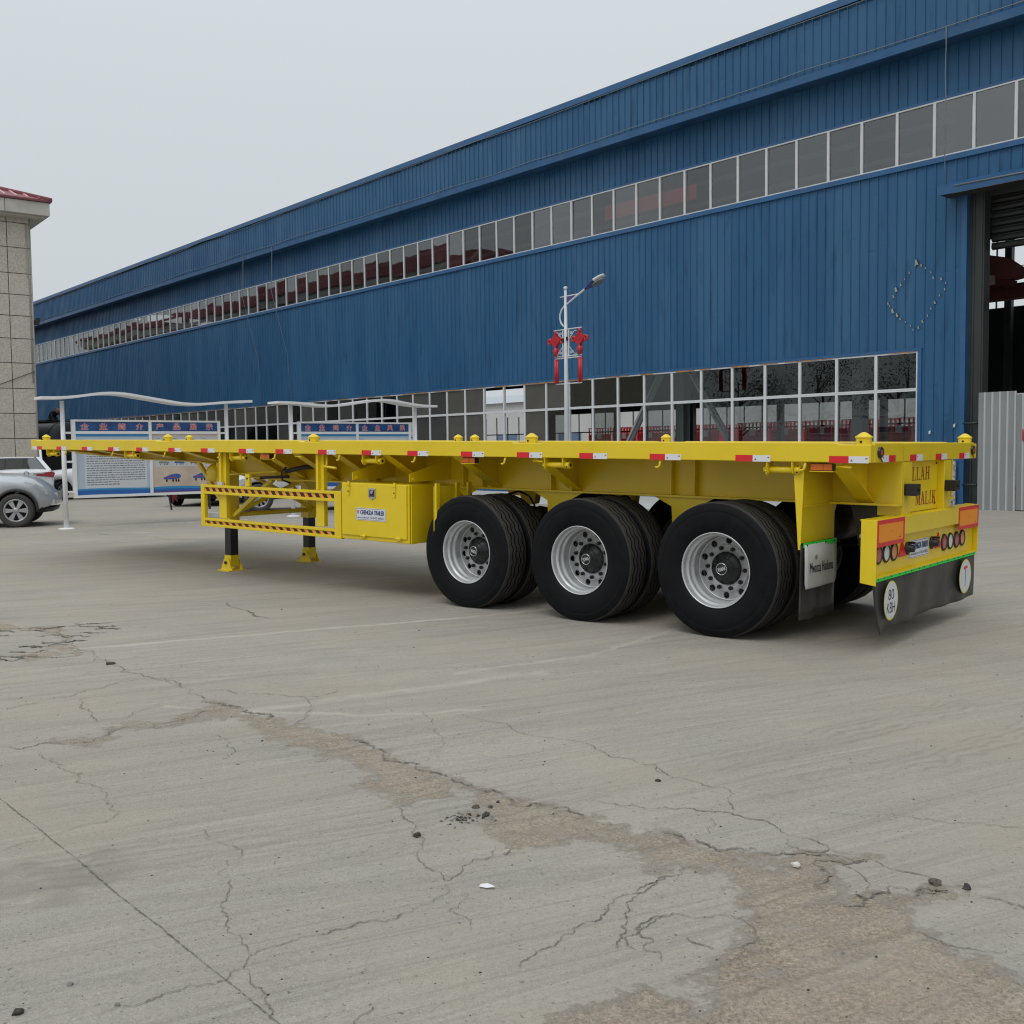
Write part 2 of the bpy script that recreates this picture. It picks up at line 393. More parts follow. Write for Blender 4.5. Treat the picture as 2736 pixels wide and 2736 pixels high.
def outrigger(u, far=False, h=-.45, wid=.13):
    m = MB(); X = (lambda x: TWD - x) if far else (lambda x: x)
    lo = max(-.456, h)
    poly = [(X(.078), zz(-.146)), (X(.078), zz(-.024)), (X(.652), zz(-.024)), (X(.652), zz(lo))]
    m.prism(poly, 'y', u - .005, u + .005, M_YEL)
    a0, a1 = (X(.078), zz(-.146)), (X(.652), zz(lo))
    m.add([(a0[0], u - wid / 2, a0[1]), (a0[0], u + wid / 2, a0[1]), (a1[0], u + wid / 2, a1[1]), (a1[0], u - wid / 2, a1[1]),
           (a0[0], u - wid / 2, a0[1] - .009), (a0[0], u + wid / 2, a0[1] - .009), (a1[0], u + wid / 2, a1[1] - .009), (a1[0], u - wid / 2, a1[1] - .009)],
          [(0, 1, 2, 3), (7, 6, 5, 4), (0, 3, 7, 4), (1, 5, 6, 2), (0, 4, 5, 1), (3, 2, 6, 7)], M_YEL)
    return m.build('cross_beam', TR)
for u, h in ((.27, -.455), (3.03, -.455), (4.02, -.455), (5.02, -.455), (5.78, -.455), (6.45, -.455), (7.03, -.455), (7.40, -.44), (8.6, -.30), (9.6, -.255), (10.7, -.24), (11.7, -.21)):
    outrigger(u, False, h); outrigger(u, True, h)
for u in (1.2, 2.2, 3.03, 4.02, 5.02, 5.78, 6.45, 7.4, 9.0, 10.2, 11.4):
    MB().box(.667, TWD - .667, u - .05, u + .05, zz(-.16), zz(-.024), M_YEL).build('floor_joist', TR)
# rear cross structure with posts
for x0, x1 in ((.69, .86), (TWD - .86, TWD - .69)):
    MB().box(x0, x1, .002, .20, zz(-.56), zz(-.146), M_YEL).build('rear_post', TR, bevel=.005)
    MB().box(x0 + .005, x0 + .105, -.092, .0005, zz(-.402), zz(-.312), M_BLK).build('rubber_buffer', TR, bevel=.006)
for x0 in (.695, TWD - .855):
    for dx in (.03, .07):
        o = MB().lathe([(.0, 0), (.011, 0), (.011, .003), (.008, .004), (0, .004)], mat('hole_black', (.003, .003, .003), .8), 10, 'y', (x0 + dx, -.0955, zz(-.357))).build('bolt_hole', TR)
pl = MB().box(.862, TWD - .862, .057, .070, zz(-.545), zz(-.146), M_YEL).build('name_plate', TR)
# stencilled serif letters, built stroke by stroke
SERIF = {
 'L': [[(.16, 0), (.34, 0), (.34, 1), (.16, 1)], [(.02, .95), (.48, .95), (.48, 1), (.02, 1)], [(.02, 0), (.95, 0), (.95, .05), (.02, .05)], [(.86, .04), (.96, .04), (.98, .32), (.92, .25)]],
 'A': [[(.10, 0), (.19, 0), (.52, .9), (.46, 1)], [(.42, 1), (.56, 1), (.92, 0), (.72, 0)], [(.24, .32), (.74, .32), (.74, .38), (.24, .38)], [(0, 0), (.3, 0), (.3, .05), (0, .05)], [(.62, 0), (1, 0), (1, .05), (.62, .05)]],
 'H': [[(.13, 0), (.30, 0), (.30, 1), (.13, 1)], [(.70, 0), (.87, 0), (.87, 1), (.70, 1)], [(.3, .48), (.7, .48), (.7, .55), (.3, .55)], [(.02, 0), (.41, 0), (.41, .05), (.02, .05)], [(.59, 0), (.98, 0), (.98, .05), (.59, .05)], [(.02, .95), (.41, .95), (.41, 1), (.02, 1)], [(.59, .95), (.98, .95), (.98, 1), (.59, 1)]],
 'M': [[(.10, 0), (.17, 0), (.17, 1), (.10, 1)], [(.76, 0), (.93, 0), (.93, 1), (.76, 1)], [(.12, 1), (.30, 1), (.54, .12), (.46, .0)], [(.46, 0), (.54, .12), (.80, 1), (.74, 1)], [(0, 0), (.28, 0), (.28, .05), (0, .05)], [(.68, 0), (1, 0), (1, .05), (.68, .05)], [(0, .95), (.26, .95), (.26, 1), (0, 1)], [(.74, .95), (1, .95), (1, 1), (.74, 1)]],
 'I': [[(.38, 0), (.62, 0), (.62, 1), (.38, 1)], [(.15, 0), (.85, 0), (.85, .05), (.15, .05)], [(.15, .95), (.85, .95), (.85, 1), (.15, 1)]],
 'K': [[(.13, 0), (.31, 0), (.31, 1), (.13, 1)], [(.31, .40), (.38, .36), (.86, .97), (.78, .98)], [(.42, .52), (.54, .66), (.95, 0), (.75, 0)], [(.02, 0), (.42, 0), (.42, .05), (.02, .05)], [(.62, 0), (1, 0), (1, .05), (.62, .05)], [(.02, .95), (.42, .95), (.42, 1), (.02, 1)], [(.6, .95), (1, .95), (1, 1), (.6, 1)]],
}
def serif(word, x0, widths, zb, h, y, name):
    m = MB(); x = x0
    for ch, w in zip(word, widths):
        for k, q in enumerate(SERIF[ch]):
            yy = y - .0002 * k
            m.add([(x + p[0] * w, yy, zb + p[1] * h) for p in q], [(0, 1, 2, 3)], M_INKR)
        x += w + .012
    return m.build(name, TR)
serif('LLAH', 1.03, (.085, .085, .10, .11), zz(-.30), .105, .055, 'name_lettering')
serif('MALIK', 1.122, (.108, .095, .085, .055, .098), zz(-.498), .105, .055, 'name_lettering')
for x, z in ((1.60, -.17), (1.58, -.50)): MB().cyl((x, .056, zz(z)), (x, .050, zz(z)), .009, M_DSTEEL, 8).build('bolt', TR)

# bumper
bm_ = MB().box(.062, TWD - .022, -.038, .03, zz(-.69), zz(-.552), M_YEL)
bm_.box(.062, TWD - .022, -.038, .09, zz(-.556), zz(-.55), M_YEL)
bm_.build('bumper_beam', TR, bevel=.004)
MB().prism([(-.04, zz(-.552)), (.075, zz(-.545)), (.075, zz(-1.005)), (-.04, zz(-1.02))], 'x', .052, .061, M_YEL).build('bumper_end', TR, bevel=.002)
MB().prism([(-.04, zz(-.552)), (.075, zz(-.545)), (.075, zz(-1.005)), (-.04, zz(-.97))], 'x', TWD - .021, TWD - .012, M_YEL).build('bumper_end', TR, bevel=.002)
MB().box(.063, TWD - .023, .004, .012, zz(-.965), zz(-.691), M_YEL).build('lamp_panel', TR)
MB().box(.063, TWD - .023, -.036, .004, zz(-.972), zz(-.962), M_YEL).build('panel_lip', TR)
for x0, x1 in ((.064, .617), (1.93, TWD - .012)):
    p = MB().box(x0, x1, -.0405, -.0385, zz(-.745), zz(-.553), M_RED)
    p.box(x0 + .028, x1 - .035, -.0412, -.0407, zz(-.714), zz(-.584), M_ORG)
    cx = (x0 + x1) / 2
    p.box(cx - .01, cx + .014, -.0416, -.0413, zz(-.646), zz(-.640), M_RED); p.box(x1 - .12, x1 - .085, -.0416, -.0413, zz(-.702), zz(-.690), M_RED)
    p.build('rear_marker_plate', TR)
def tail_lamp(lens):
    m = MB().lathe([(.055, -.002), (.057, -.012), (.064, -.014), (.071, -.009), (.072, 0)], M_BLK, 28, 'y')
    m.lathe([(.0, -.013), (.03, -.0125), (.056, -.008)], lens, 28, 'y')
    return m.mesh('tail_lamp')
tlm_r, tlm_c, tlm_o = tail_lamp(M_LRED), tail_lamp(M_LCLR), tail_lamp(M_LAMB2)
for x, z, me in [(.055, -.805, tlm_r), (.199, -.81, tlm_r), (.356, -.81, tlm_c), (.514, -.811, tlm_o), (1.683, -.831, tlm_r), (1.843, -.832, tlm_c), (2.013, -.833, tlm_r), (2.169, -.828, tlm_o)]:
    if x < .1: continue
    inst(me, 'tail_lamp', TR, (x, .004, zz(z)))
hl = MB().lathe([(.0, -.013), (.03, -.0125), (.056, -.008)], M_LRED, 18, 'y'); hl.lathe([(.055, -.002), (.057, -.012), (.064, -.014), (.071, -.009), (.072, 0)], M_BLK, 18, 'y')
half = MB()      # lamp half tucked behind the bumper end
for vtx in [0]: pass
o = inst(hl.mesh('tail_lamp'), 'tail_lamp', TR, (.112, .0045, zz(-.806)), scl=(.62, 1, 1))
for x in (.685, 1.525):
    t_ = MB().prism([(x - .075, zz(-.862)), (x + .075, zz(-.862)), (x, zz(-.738))], 'y', -.006, .0035, M_RED)
    t_.build('triangle_reflector', TR)
for x in (.80, 1.37):
    s_ = MB().lathe([(0, -.055), (.027, -.055), (.030, -.028), (.034, -.020), (.042, -.013), (.052, -.009), (.052, .003)], M_BLK, 18, 'y', (x, 0, zz(-.81)))
    s_.box(x - .012, x + .012, -.06, -.014, zz(-.775), zz(-.757), M_BLK); s_.build('cable_socket', TR)
def maker_plate(c, X, Y, w, h):
    X = Vector(X); Y = Vector(Y); N = X.cross(Y); c = Vector(c); m = MB()
    def rect(u0, u1, v0, v1, lift, mm):
        a = [c + X * u + Y * v for u, v in ((u0, v0), (u1, v0), (u1, v1), (u0, v1))]
        m.add([p + N * lift for p in a] + [p for p in a], [(0, 1, 2, 3), (0, 4, 5, 1), (1, 5, 6, 2), (2, 6, 7, 3), (3, 7, 4, 0)], mm)
    rect(-w / 2, w / 2, -h / 2, h / 2, .003, M_PLATE)
    e = .006
    for q in ((-w / 2 + e, w / 2 - e, h / 2 - e - .003, h / 2 - e), (-w / 2 + e, w / 2 - e, -h / 2 + e, -h / 2 + e + .003), (-w / 2 + e, -w / 2 + e + .003, -h / 2 + e, h / 2 - e), (w / 2 - e - .003, w / 2 - e, -h / 2 + e, h / 2 - e)):
        rect(*q, .0034, M_INKB)
    for k_ in (-2, -1, 0, 1, 2): put_text(m, 'CHENGDA TRAILER', c + X * (w * .05 + k_ * .0011) + Y * h * .15, X, Y, w * .79, h * .36, M_INKB, lift=.0044 + .0001 * k_)
    put_text(m, 'www.cctrailer.com  Tel:+86-531-65686212', c - Y * h * .26, X, Y, w * .90, h * .17, M_INKB, lift=.0044)
    # round emblem: red and grey ring
    cc = c - X * w * .42 + Y * h * .17
    for r0, r1, t0, t1, mm in ((.085, .145, .5, 3.4, M_RED), (.085, .145, 3.6, 5.9, M_INKD)):
        ts = np.linspace(t0, t1, 10); pts = []
        for t in ts: pts += [cc + (X * math.cos(t) + Y * math.sin(t)) * h * r0 + N * .0044, cc + (X * math.cos(t) + Y * math.sin(t)) * h * r1 + N * .0044]
        m.add(pts, [(2 * k, 2 * k + 1, 2 * k + 3, 2 * k + 2) for k in range(9)], mm)
    m.add([cc + X * -h * .03 + N * .0046, cc + X * h * .12 + N * .0046, cc + X * h * .12 + Y * h * .03 + N * .0046, cc + X * -h * .03 + Y * h * .03 + N * .0046], [(0, 1, 2, 3)], M_RED)
    return m.build('maker_plate', TR)
maker_plate((1.076, .003, zz(-.827)), (1, 0, 0), (0, 0, 1), .44, .14)

# rear flap of rubber with hanging folds
def flap(x0, x1, z0, z1, y, name, nx=60, nz=10, amp=.018, seed=1, corner=0):
    g = np.random.default_rng(seed); ph = g.uniform(0, 6, 4); v = []; f = []
    for i in range(nx + 1):
        for j in range(nz + 1):
            a = i / nx; b = j / nz; x = x0 + (x1 - x0) * a; z = z0 + (z1 - z0) * b
            dy = amp * b ** .7 * (math.sin(a * 21 + ph[0]) * .5 + math.sin(a * 37 + ph[1] + b) * .35 + math.sin(a * 9 + ph[2]) * .6)
            x += .012 * b * math.sin(a * 9 + ph[3])
            if corner: e = max(0, 1 - a / .10); x += corner * e * b ** 2 * .9; dy -= corner * .5 * e * b ** 2; z -= e * b * .018
            z -= .006 * b * math.sin(a * 15 + ph[2])
            v.append((x, y + dy, z))
    n = nz + 1
    for i in range(nx):
        for j in range(nz): f.append((i * n + j, i * n + j + 1, (i + 1) * n + j + 1, (i + 1) * n + j))
    m = MB().add(v, f, M_FLAP, True); o = m.build(name, TR)
    so = o.modifiers.new('thick', 'SOLIDIFY'); so.thickness = .006; so.offset = 0
    return o
flap(.064, TWD - .012, zz(-.975), zz(-1.362), -.012, 'rubber_flap', corner=.06, seed=5)
g_ = MB().box(.058, TWD - .016, -.026, -.019, zz(-.998), zz(-.966), M_GRN)
for k in range(17):
    x = .11 + k * .145 + (.03 if k % 3 == 0 else 0)
    if x < TWD - .05: g_.cyl((x, -.0262, zz(-.982)), (x, -.029, zz(-.982)), .0055, M_DSTEEL, 8)
g_.build('clamp_strip', TR)
def disc_sign(x, z, rx, rz, y, name, lines):
    m = MB(); n = 40
    for r, mm, l in ((1.0, M_STRIPY, 0), (.93, M_PLATE, .0006)):
        m.add([(x + rx * r * math.cos(2 * PI * k / n), y - l, z + rz * r * math.sin(2 * PI * k / n)) for k in range(n)], [list(range(n))], mm)
    for (txt, cx, cz, w, h, mm) in lines:
        if txt == 'bigT':
            m.add([(x + a, y - .0014, z + b) for a, b in ((-.05, .085), (.05, .092), (.05, .068), (-.05, .062))], [(0, 1, 2, 3)], M_RED)
            m.add([(x + a, y - .0012, z + b) for a, b in ((-.006, -.085), (.006, -.085), (.008, .064), (-.004, .064))], [(0, 1, 2, 3)], M_INKD)
        else: put_text(m, txt, (x + cx, y - .0012, z + cz), (1, 0, 0), (0, 0, 1), w, h, mm)
    o = m.build(name, TR); so = o.modifiers.new('thick', 'SOLIDIFY'); so.thickness = .0004; so.offset = 1
    return o
disc_sign(.352, zz(-1.155), .142, .146, -.046, 'limit_sticker', [('80', .0, .045, .115, .078, M_INKD), ('KBH', .0, -.052, .165, .078, M_INKD)])
disc_sign(2.14, zz(-1.158), .165, .148, -.046, 'limit_sticker', [('bigT', 0, 0, 0, 0, None)])

# rear corner lamps
for x in (.169, 2.376):
    m = MB().lathe([(.02, -.018), (.036, -.020), (.041, -.014), (.041, 0)], M_BLK, 20, 'y', (x, 0, zz(-.07))); m.lathe([(0, -.02), (.034, -.017)], M_LRED, 20, 'y', (x, 0, zz(-.07)))
    m.tube([(x, -.008, zz(-.11)), (x + .01, -.012, zz(-.125)), (x + .045, -.008, zz(-.138))], .004, M_BLK, 5)
    m.build('corner_lamp', TR)

# mud flap assembly at the near and far sides, hung behind the rear axle
for far in (False, True):
    X = (lambda x: TWD - x) if far else (lambda x: x)
    y = .545
    MB().box(X(.07), X(.70), y - .004, y + .004, zz(-.755), zz(-.146), M_YEL).build('flap_bracket', TR)
    MB().prism([(y - .03, zz(-.146)), (y + .05, zz(-.146)), (y + .05, zz(-.25)), (y + .006, zz(-.80)), (y - .012, zz(-.80))], 'x', min(X(.06), X(.068)), max(X(.06), X(.068)), M_YEL).build('bracket_edge', TR)
    MB().box(X(.09), X(.68), y - .022, y - .005, zz(-.485), zz(-.470), M_YEL).build('bracket_rib', TR)
    gs = MB().box(X(.08), X(.68), y - .036, y - .028, zz(-.785), zz(-.752), M_GRN)
    for k in range(4): gs.cyl((X(.12 + .17 * k), y - .0365, zz(-.768)), (X(.12 + .17 * k), y - .042, zz(-.768)), .008, M_DSTEEL, 8)
    gs.build('clamp_strip', TR)
    n = 10; xs = np.linspace(.085, .685, n + 1); v = []; f = []
    rows = [(-.765, 0), (-.9, .004), (-1.05, .006), (-1.088, .004), (-1.10, .002)]
    for (zr, by) in rows:
        for i, x in enumerate(xs):
            xx = x + (0 if zr > -1.06 else (.022 if i == 0 else (-.022 if i == n else 0)) * ((-1.06 - zr) / .04)); v.append((X(xx), y - .034 - by - .006 * math.sin(i * .5), zz(zr)))
    N = n + 1
    for r in range(len(rows) - 1):
        for i in range(n): f.append((r * N + i, r * N + i + 1, (r + 1) * N + i + 1, (r + 1) * N + i))
    o = MB().add(v, f, M_SHEET, True).build('white_flap', TR); so = o.modifiers.new('thick', 'SOLIDIFY'); so.thickness = .003
    if not far:
        m = MB()
        for k_ in (-1, 0, 1): put_text(m, 'Mwanza Huduma', (.375 + .0011 * k_, y - .0485 - .0002 * k_, zz(-.945)), (1, 0, 0), (0, 0, 1), .43, .078, M_INKD)
        m.build('flap_lettering', TR); m = MB(); put_text(m, '*', (.27, y - .0485, zz(-.868)), (1, 0, 0), (0, 0, 1), .05, .04, M_INKD); m.build('flap_emblem', TR)
    flap(X(.055) if not far else X(.69), X(.69) if not far else X(.055), zz(-.762), zz(-1.335), y - .016, 'mud_flap', nx=14, nz=8, amp=.006, seed=9)

# ---------------- wheels
TYR, RIMR = .5425, .2985
NSEG = 112
def tyre_mesh():
    m = MB(); tread = []
    def ring(t, k):
        z = .0085 if (k // 2) % 2 else -.0085; lug = 0
        L = [(.2985, -.118), (.31, -.128), (.335, -.140), (.38, -.150), (.425, -.1525), (.462, -.149), (.4655, -.1475), (.469, -.149), (.495, -.144), (.515, -.137), (.530 + lug, -.130), (.5375 + lug * 1.2, -.118)]
        T = []
        for y in (-.080, -.028, .028, .080):
            T += [(.5415, y - .0072 + z), (.524, y - .0045 + z), (.524, y + .0045 + z), (.5415, y + .0072 + z)]
        Rr = [(a, -b) for a, b in reversed(L)]
        return L, T, Rr
    verts = []; nl = None
    for k in range(NSEG):
        t = 2 * PI * k / NSEG; L, T, Rr = ring(t, k); P = L + T + Rr; nl = (len(L), len(P))
        for r, a in P: verts.append((a, r * math.cos(t), r * math.sin(t)))
    N = nl[1]; side = []; tr = []
    for k in range(NSEG):
        k2 = (k + 1) % NSEG
        for j in range(N - 1):
            q = (k * N + j, k * N + j + 1, k2 * N + j + 1, k2 * N + j)
            (tr if 10 <= j < N - 11 else side).append(q)
    o = len(m.v); m.v += verts
    i0 = m.mid(M_RUB); i1 = m.mid(M_TREAD)
    for q in side: m.f.append(list(q)); m.mi.append(i0); m.sm.append(True)
    for q in tr:
        j = q[0] % N; gr = 12 <= j < 28 and (j - 12) % 4 != 3           # groove walls stay black
        m.f.append(list(q)); m.mi.append(i0 if gr else i1); m.sm.append(False)
    return m.mesh('tyre')
def holed_disc(m, r0, r1, rc, rh, n, a, mm, thick=.012, k=16):
    """ring r0..r1 in the plane x=a with n round holes of radius rh at radius rc"""
    lm0 = rc * math.tan(PI / n); cs = [math.atan2(s_ * lm0, e_ - rc) for e_ in (r0, r1) for s_ in (-1, 1)]
    angs = sorted([2 * PI * j / k - PI + .01 for j in range(k)] + cs); k = len(angs)
    for i in range(n):
        t0 = 2 * PI * i / n; hw = PI / n
        inner = []; outer = []
        for ang in angs:
            inner.append((rc + rh * math.cos(ang), rh * math.sin(ang)))       # (radial, tangential)
            # boundary of the sector in the same direction
            c, s = math.cos(ang), math.sin(ang); best = 1e9
            if c > 1e-6: best = min(best, (r1 - rc) / c)
            if c < -1e-6: best = min(best, (r0 - rc) / c)
            lim = rc * math.tan(hw)
            if abs(s) > 1e-6: best = min(best, lim / abs(s))
            outer.append((rc + c * best, s * best))
        def W(p):
            th = t0 + (p[1] / (rc * math.tan(hw))) * hw; return p[0] * math.cos(th), p[0] * math.sin(th)
        v = []
        for p in inner: th = t0 + p[1] / p[0]; v.append((a, p[0] * math.cos(th), p[0] * math.sin(th)))
        for p in outer: y, z = W(p); v.append((a, y, z))
        for p in inner: th = t0 + p[1] / p[0]; v.append((a + thick, p[0] * math.cos(th), p[0] * math.sin(th)))
        f = [(j, (j + 1) % k, k + (j + 1) % k, k + j) for j in range(k)] + [(j, 2 * k + j, 2 * k + (j + 1) % k, (j + 1) % k) for j in range(k)]
        m.add(v, f, mm)
def rim_mesh(outer=True):
    m = MB()
    m.lathe([(.2985, -.118), (.303, -.126), (.301, -.132), (.296, -.132), (.292, -.124), (.288, -.108), (.286, -.088), (.285, -.078), (.271, -.074), (.270, -.050), (.275, -.044), (.275, -.018), (.262, -.012), (.260, .015), (.264, .022), (.262, .07), (.264, .10), (.29, .112), (.2985, .118)], M_RIM, 56)
    d = .082 if outer else -.09
    m.lathe([(.262, d - .004), (.258, d - .016), (.252, d - .010), (.2495, d)], M_RIM, 56)
    holed_disc(m, .193, .250, .2225, .0275, 10, d, M_RIMD)
    m.lathe([(.1935, d), (.189, d - .016), (.183, d - .020)], M_RIM, 56); m.lathe([(.183, d - .020), (.125, d - .020), (.12, d)], M_RIMD, 56)
    return m.mesh('rim')
def hub_mesh():
    m = MB(); d = .082
    m.lathe([(.133, d - .018), (.131, d - .028), (.108, d - .036), (.090, d - .058), (.080, d - .064), (.074, d - .080), (.064, d - .083), (.064, d - .092), (.056, d - .094), (.056, d - .102), (.051, d - .106), (0, d - .106)], M_HUB, 32)
    for k in range(10):
        t = 2 * PI * (k + .5) / 10; y, z = .165 * math.cos(t), .165 * math.sin(t)
        m.cyl((d - .019, y, z), (d - .044, y, z), .0175, M_HUB, 6); m.cyl((d - .044, y, z), (d - .056, y, z), .010, M_HUB, 8)
    for k in range(5):
        t = 2 * PI * k / 5 + .3
        m.prism([(.066, -.006), (.112, -.006), (.112, .006), (.066, .006)], 'z', 0, 0.0001, M_HUB) if False else None
        c, s = math.cos(t), math.sin(t); m.bar((d - .062, .08 * c, .08 * s), (d - .026, .126 * c, .126 * s), .012, .02, M_HUB)
    m.lathe([(.043, d - .1062), (.043, d - .109), (.048, d - .109), (.048, d - .1062)], M_CHR, 32)
    return m.mesh('hub')
def cap_text():
    m = MB(); put_text(m, 'FUWA', (.082 - .1072, 0, 0), (0, -1, 0), (0, 0, 1), .064, .030, M_INKW); put_text(m, 'FUWA', (.082 - .1074, -.001, .001), (0, -1, 0), (0, 0, 1), .064, .030, M_INKW); return m.mesh('cap_lettering')
tyM, rimO, rimI, hubM, capM = tyre_mesh(), rim_mesh(True), rim_mesh(False), hub_mesh(), cap_text()
AX = [1.239, 2.5685, 3.898]
spin = [0.35, -.08, .42]; CAPROT = [-.45 + PI - .0, 0.12, 2.75]
CAPROT = [PI - .35, -.28, PI + .25]
zc = []
for i, u in enumerate(AX):
    zl = (.533 - u * math.sin(ALPHA)) / math.cos(ALPHA); zc.append(zl)
    for far in (False, True):
        for inner in (False, True):
            x = .055 + .131 + (.335 if inner else 0); x = TWD - x if far else x
            w = empty('wheel', TR, loc=(x, u, zl)); w.rotation_euler = (spin[i] + inner * .2, 0, PI if far else 0)
            inst(tyM, 'tyre', w)
            inst(rimI if inner else rimO, 'rim', w)
            if not inner:
                inst(hubM, 'hub', w); inst(capM, 'cap_lettering', w, rot=(CAPROT[i] - spin[i], 0, 0))
    MB().cyl((.30, u, zl), (TWD - .30, u, zl), .065, M_DSTEEL, 14).build('axle', TR)
    for far in (False, True):
        xb = .78 if not far else TWD - .78
        MB().lathe([(.21, -.09), (.21, .09), (.05, .09), (.05, -.09)], M_DSTEEL, 24, 'x', (xb - (.12 if not far else -.12), u, zl), close=True).build('brake_drum', TR)
        ls = MB()
        for k in range(5):
            h = .50 - .085 * k
            ls.prism([(u - h, zl + .10 + .012 * k + .0), (u, zl + .065 - .013 * k + .0), (u + h, zl + .10 + .012 * k), (u + h, zl + .112 + .012 * k), (u, zl + .077 - .013 * k), (u - h, zl + .112 + .012 * k)], 'x', xb - .04, xb + .04, M_DSTEEL) if k == 0 else ls.box(xb - .038, xb + .038, u - h, u + h, zl + .078 - .0 + .014 * k, zl + .091 + .014 * k, M_DSTEEL)
        ls.build('leaf_spring', TR)
# suspension hangers below the beams
for far in (False, True):
    X = (lambda x: TWD - x) if far else (lambda x: x)
    for u, dp in ((4.53, .22), (3.235, .30), (1.86, .30), (.66, .20)):
        x0, x1 = X(.625), X(.72)
        MB().prism([(u - .13, zz(-.479)), (u + .13, zz(-.479)), (u + .11, zz(-.479 - dp)), (u + .03, zz(-.50 - dp)), (u - .08, zz(-.479 - dp))], 'x', min(x0, x1), max(x0, x1), M_YEL).build('spring_hanger', TR)
        if u > 1: MB().prism([(u - .30, zz(-.479)), (u + .30, zz(-.479)), (u + .13, zz(-.56)), (u - .13, zz(-.56))], 'x', min(x0, x1) - .004, min(x0, x1) + .004, M_YEL).build('hanger_gusset', TR)
    MB().prism([(4.66, zz(-.479)), (4.95, zz(-.479)), (4.88, zz(-.62)), (4.70, zz(-.62))], 'x', X(.63) - .006, X(.63) + .006, M_YEL).build('hanger_gusset', TR)
for u in AX:
    for far in (False, True):
        x = TWD - .95 if far else .95
        MB().cyl((x, u + .12, zz(-.80)), (x, u + .30, zz(-.78)), .085, M_DSTEEL, 16).cyl((x, u + .30, zz(-.78)), (x, u + .42, zz(-.77)), .07, M_DSTEEL, 16).build('brake_chamber', TR)
        MB().tube([(x, u + .36, zz(-.70)), (x + .02, u + .45, zz(-.60)), (1.1, u + .2, zz(-.52))], .012, M_BLK, 6).build('air_hose', TR)
MB().cyl((1.0, .75, zz(-.70)), (1.5, .75, zz(-.70)), .13, M_DSTEEL, 18).build('air_tank', TR)
MB().cyl((.95, 2.0, zz(-.66)), (1.55, 2.0, zz(-.66)), .12, M_DSTEEL, 18).build('air_tank', TR)
MB().prism([(.08, zz(-.479)), (.42, zz(-.479)), (.34, zz(-.83)), (.20, zz(-.85)), (.12, zz(-.80))], 'x', .72, .75, M_DSTEEL).build('spare_bracket', TR)
MB().cyl((.60, .28, zz(-.72)), (.80, .28, zz(-.70)), .02, M_RIM, 8).build('release_rod', TR)

# ---------------- landing legs
M_TAGW = mat('tag_white', (.55, .56, .56), .4)
for v in (.64, 1.90):
    L = empty('landing_leg', TR, loc=(v, 8.50, 0))
    zg = -8.50 * math.sin(ALPHA)                          # ground under the foot
    MB().box(-.075, .075, -.08, .08, zz(-1.06), zz(-.285), M_YEL).build('leg_tube', L, bevel=.006)
    MB().box(-.058, .058, -.062, .062, zg + .13, zz(-1.055), M_BLK).build('inner_leg', L, bevel=.004)
    ft = MB().box(-.064, .064, -.068, .068, zg + .055, zg + .20, M_YEL)
    ft.box(-.135, .135, -.125, .125, zg - .0, zg + .012, M_YEL)
    for s in (-1, 1):
        ft.prism([(-.122, zg + .012), (.122, zg + .012), (.055, zg + .15), (-.02, zg + .165), (-.055, zg + .13)], 'x', s * .072, s * .082, M_YEL)
    ft.cyl((-.10, .01, zg + .105), (.10, .01, zg + .105), .02, M_DSTEEL, 10); ft.build('foot', L)
    mp = MB().box(-.13, -.076, -.10, .12, zz(-.62), zz(-.285), M_YEL)
    for k in range(5): mp.cyl((-.131, -.085, zz(-.33 - .06 * k)), (-.137, -.085, zz(-.33 - .06 * k)), .012, M_DSTEEL, 8)
    mp.build('mounting_plate', L)
    gb = MB().lathe([(0, -.10), (.05, -.10), (.09, -.085), (.115, -.05), (.115, 0)], M_YEL, 22, 'x', (-.076, .20, zz(-.42))); gb.build('gear_case', L)
    if v < 1:
        MB().box(-.0775, -.0755, -.03, .03, zz(-.85), zz(-.74), M_STICKB).build('sticker', L); MB().box(-.0775, -.0755, -.03, .03, zz(-.99), zz(-.856), M_TAGW).build('sticker', L)
MB().cyl((.71, 8.46, zz(-.95)), (1.83, 8.46, zz(-.95)), .03, M_YEL, 12).build('leg_tie_bar', TR)
for v in (.64, 1.90):
    MB().bar((v, 8.42, zz(-.96)), (v, 7.62, zz(-.475)), .05, .05, M_YEL).build('leg_brace', TR)
    MB().bar((v, 8.58, zz(-.9)), (v, 9.2, zz(-.29)), .045, .045, M_YEL).build('leg_brace', TR)
MB().bar((.66, 8.4, zz(-.92)), (1.7, 8.2, zz(-.47)), .05, .04, M_YEL).build('leg_brace', TR)
MB().bar((1.88, 8.4, zz(-.92)), (.8, 8.2, zz(-.47)), .05, .04, M_YEL).build('leg_brace', TR)
cr = MB().tube([(.30, 7.1, zz(-.36)), (.34, 8.1, zz(-.42)), (.50, 8.42, zz(-.42))], .014, M_YEL, 8); cr.build('crank_shaft', TR)
MB().tube([(.06, 5.92, zz(-.155)), (.06, 5.92, zz(-.26)), (.02, 5.92, zz(-.275)), (.02, 5.72, zz(-.29))], .013, M_YEL, 7).build('crank_handle', TR)
MB().box(.64, .70, 7.05, 7.55, zz(-.50), zz(-.38), M_YEL).build('valve_box', TR)
MB().tube([(.25, 7.35, zz(-.44)), (.32, 7.2, zz(-.43)), (.40, 7.0, zz(-.42))], .017, M_BLK, 8).build('air_coupling', TR)
MB().tube([(.38, 7.0, zz(-.30)), (.33, 7.05, zz(-.36)), (.36, 7.08, zz(-.46)), (.42, 7.0, zz(-.50))], .012, M_BLK, 6).build('air_hose', TR)
MB().tube([(.35, 7.0, zz(-.36)), (.45, 6.8, zz(-.31)), (.6, 6.6, zz(-.29))], .026, M_BLK, 8).build('air_hose', TR)

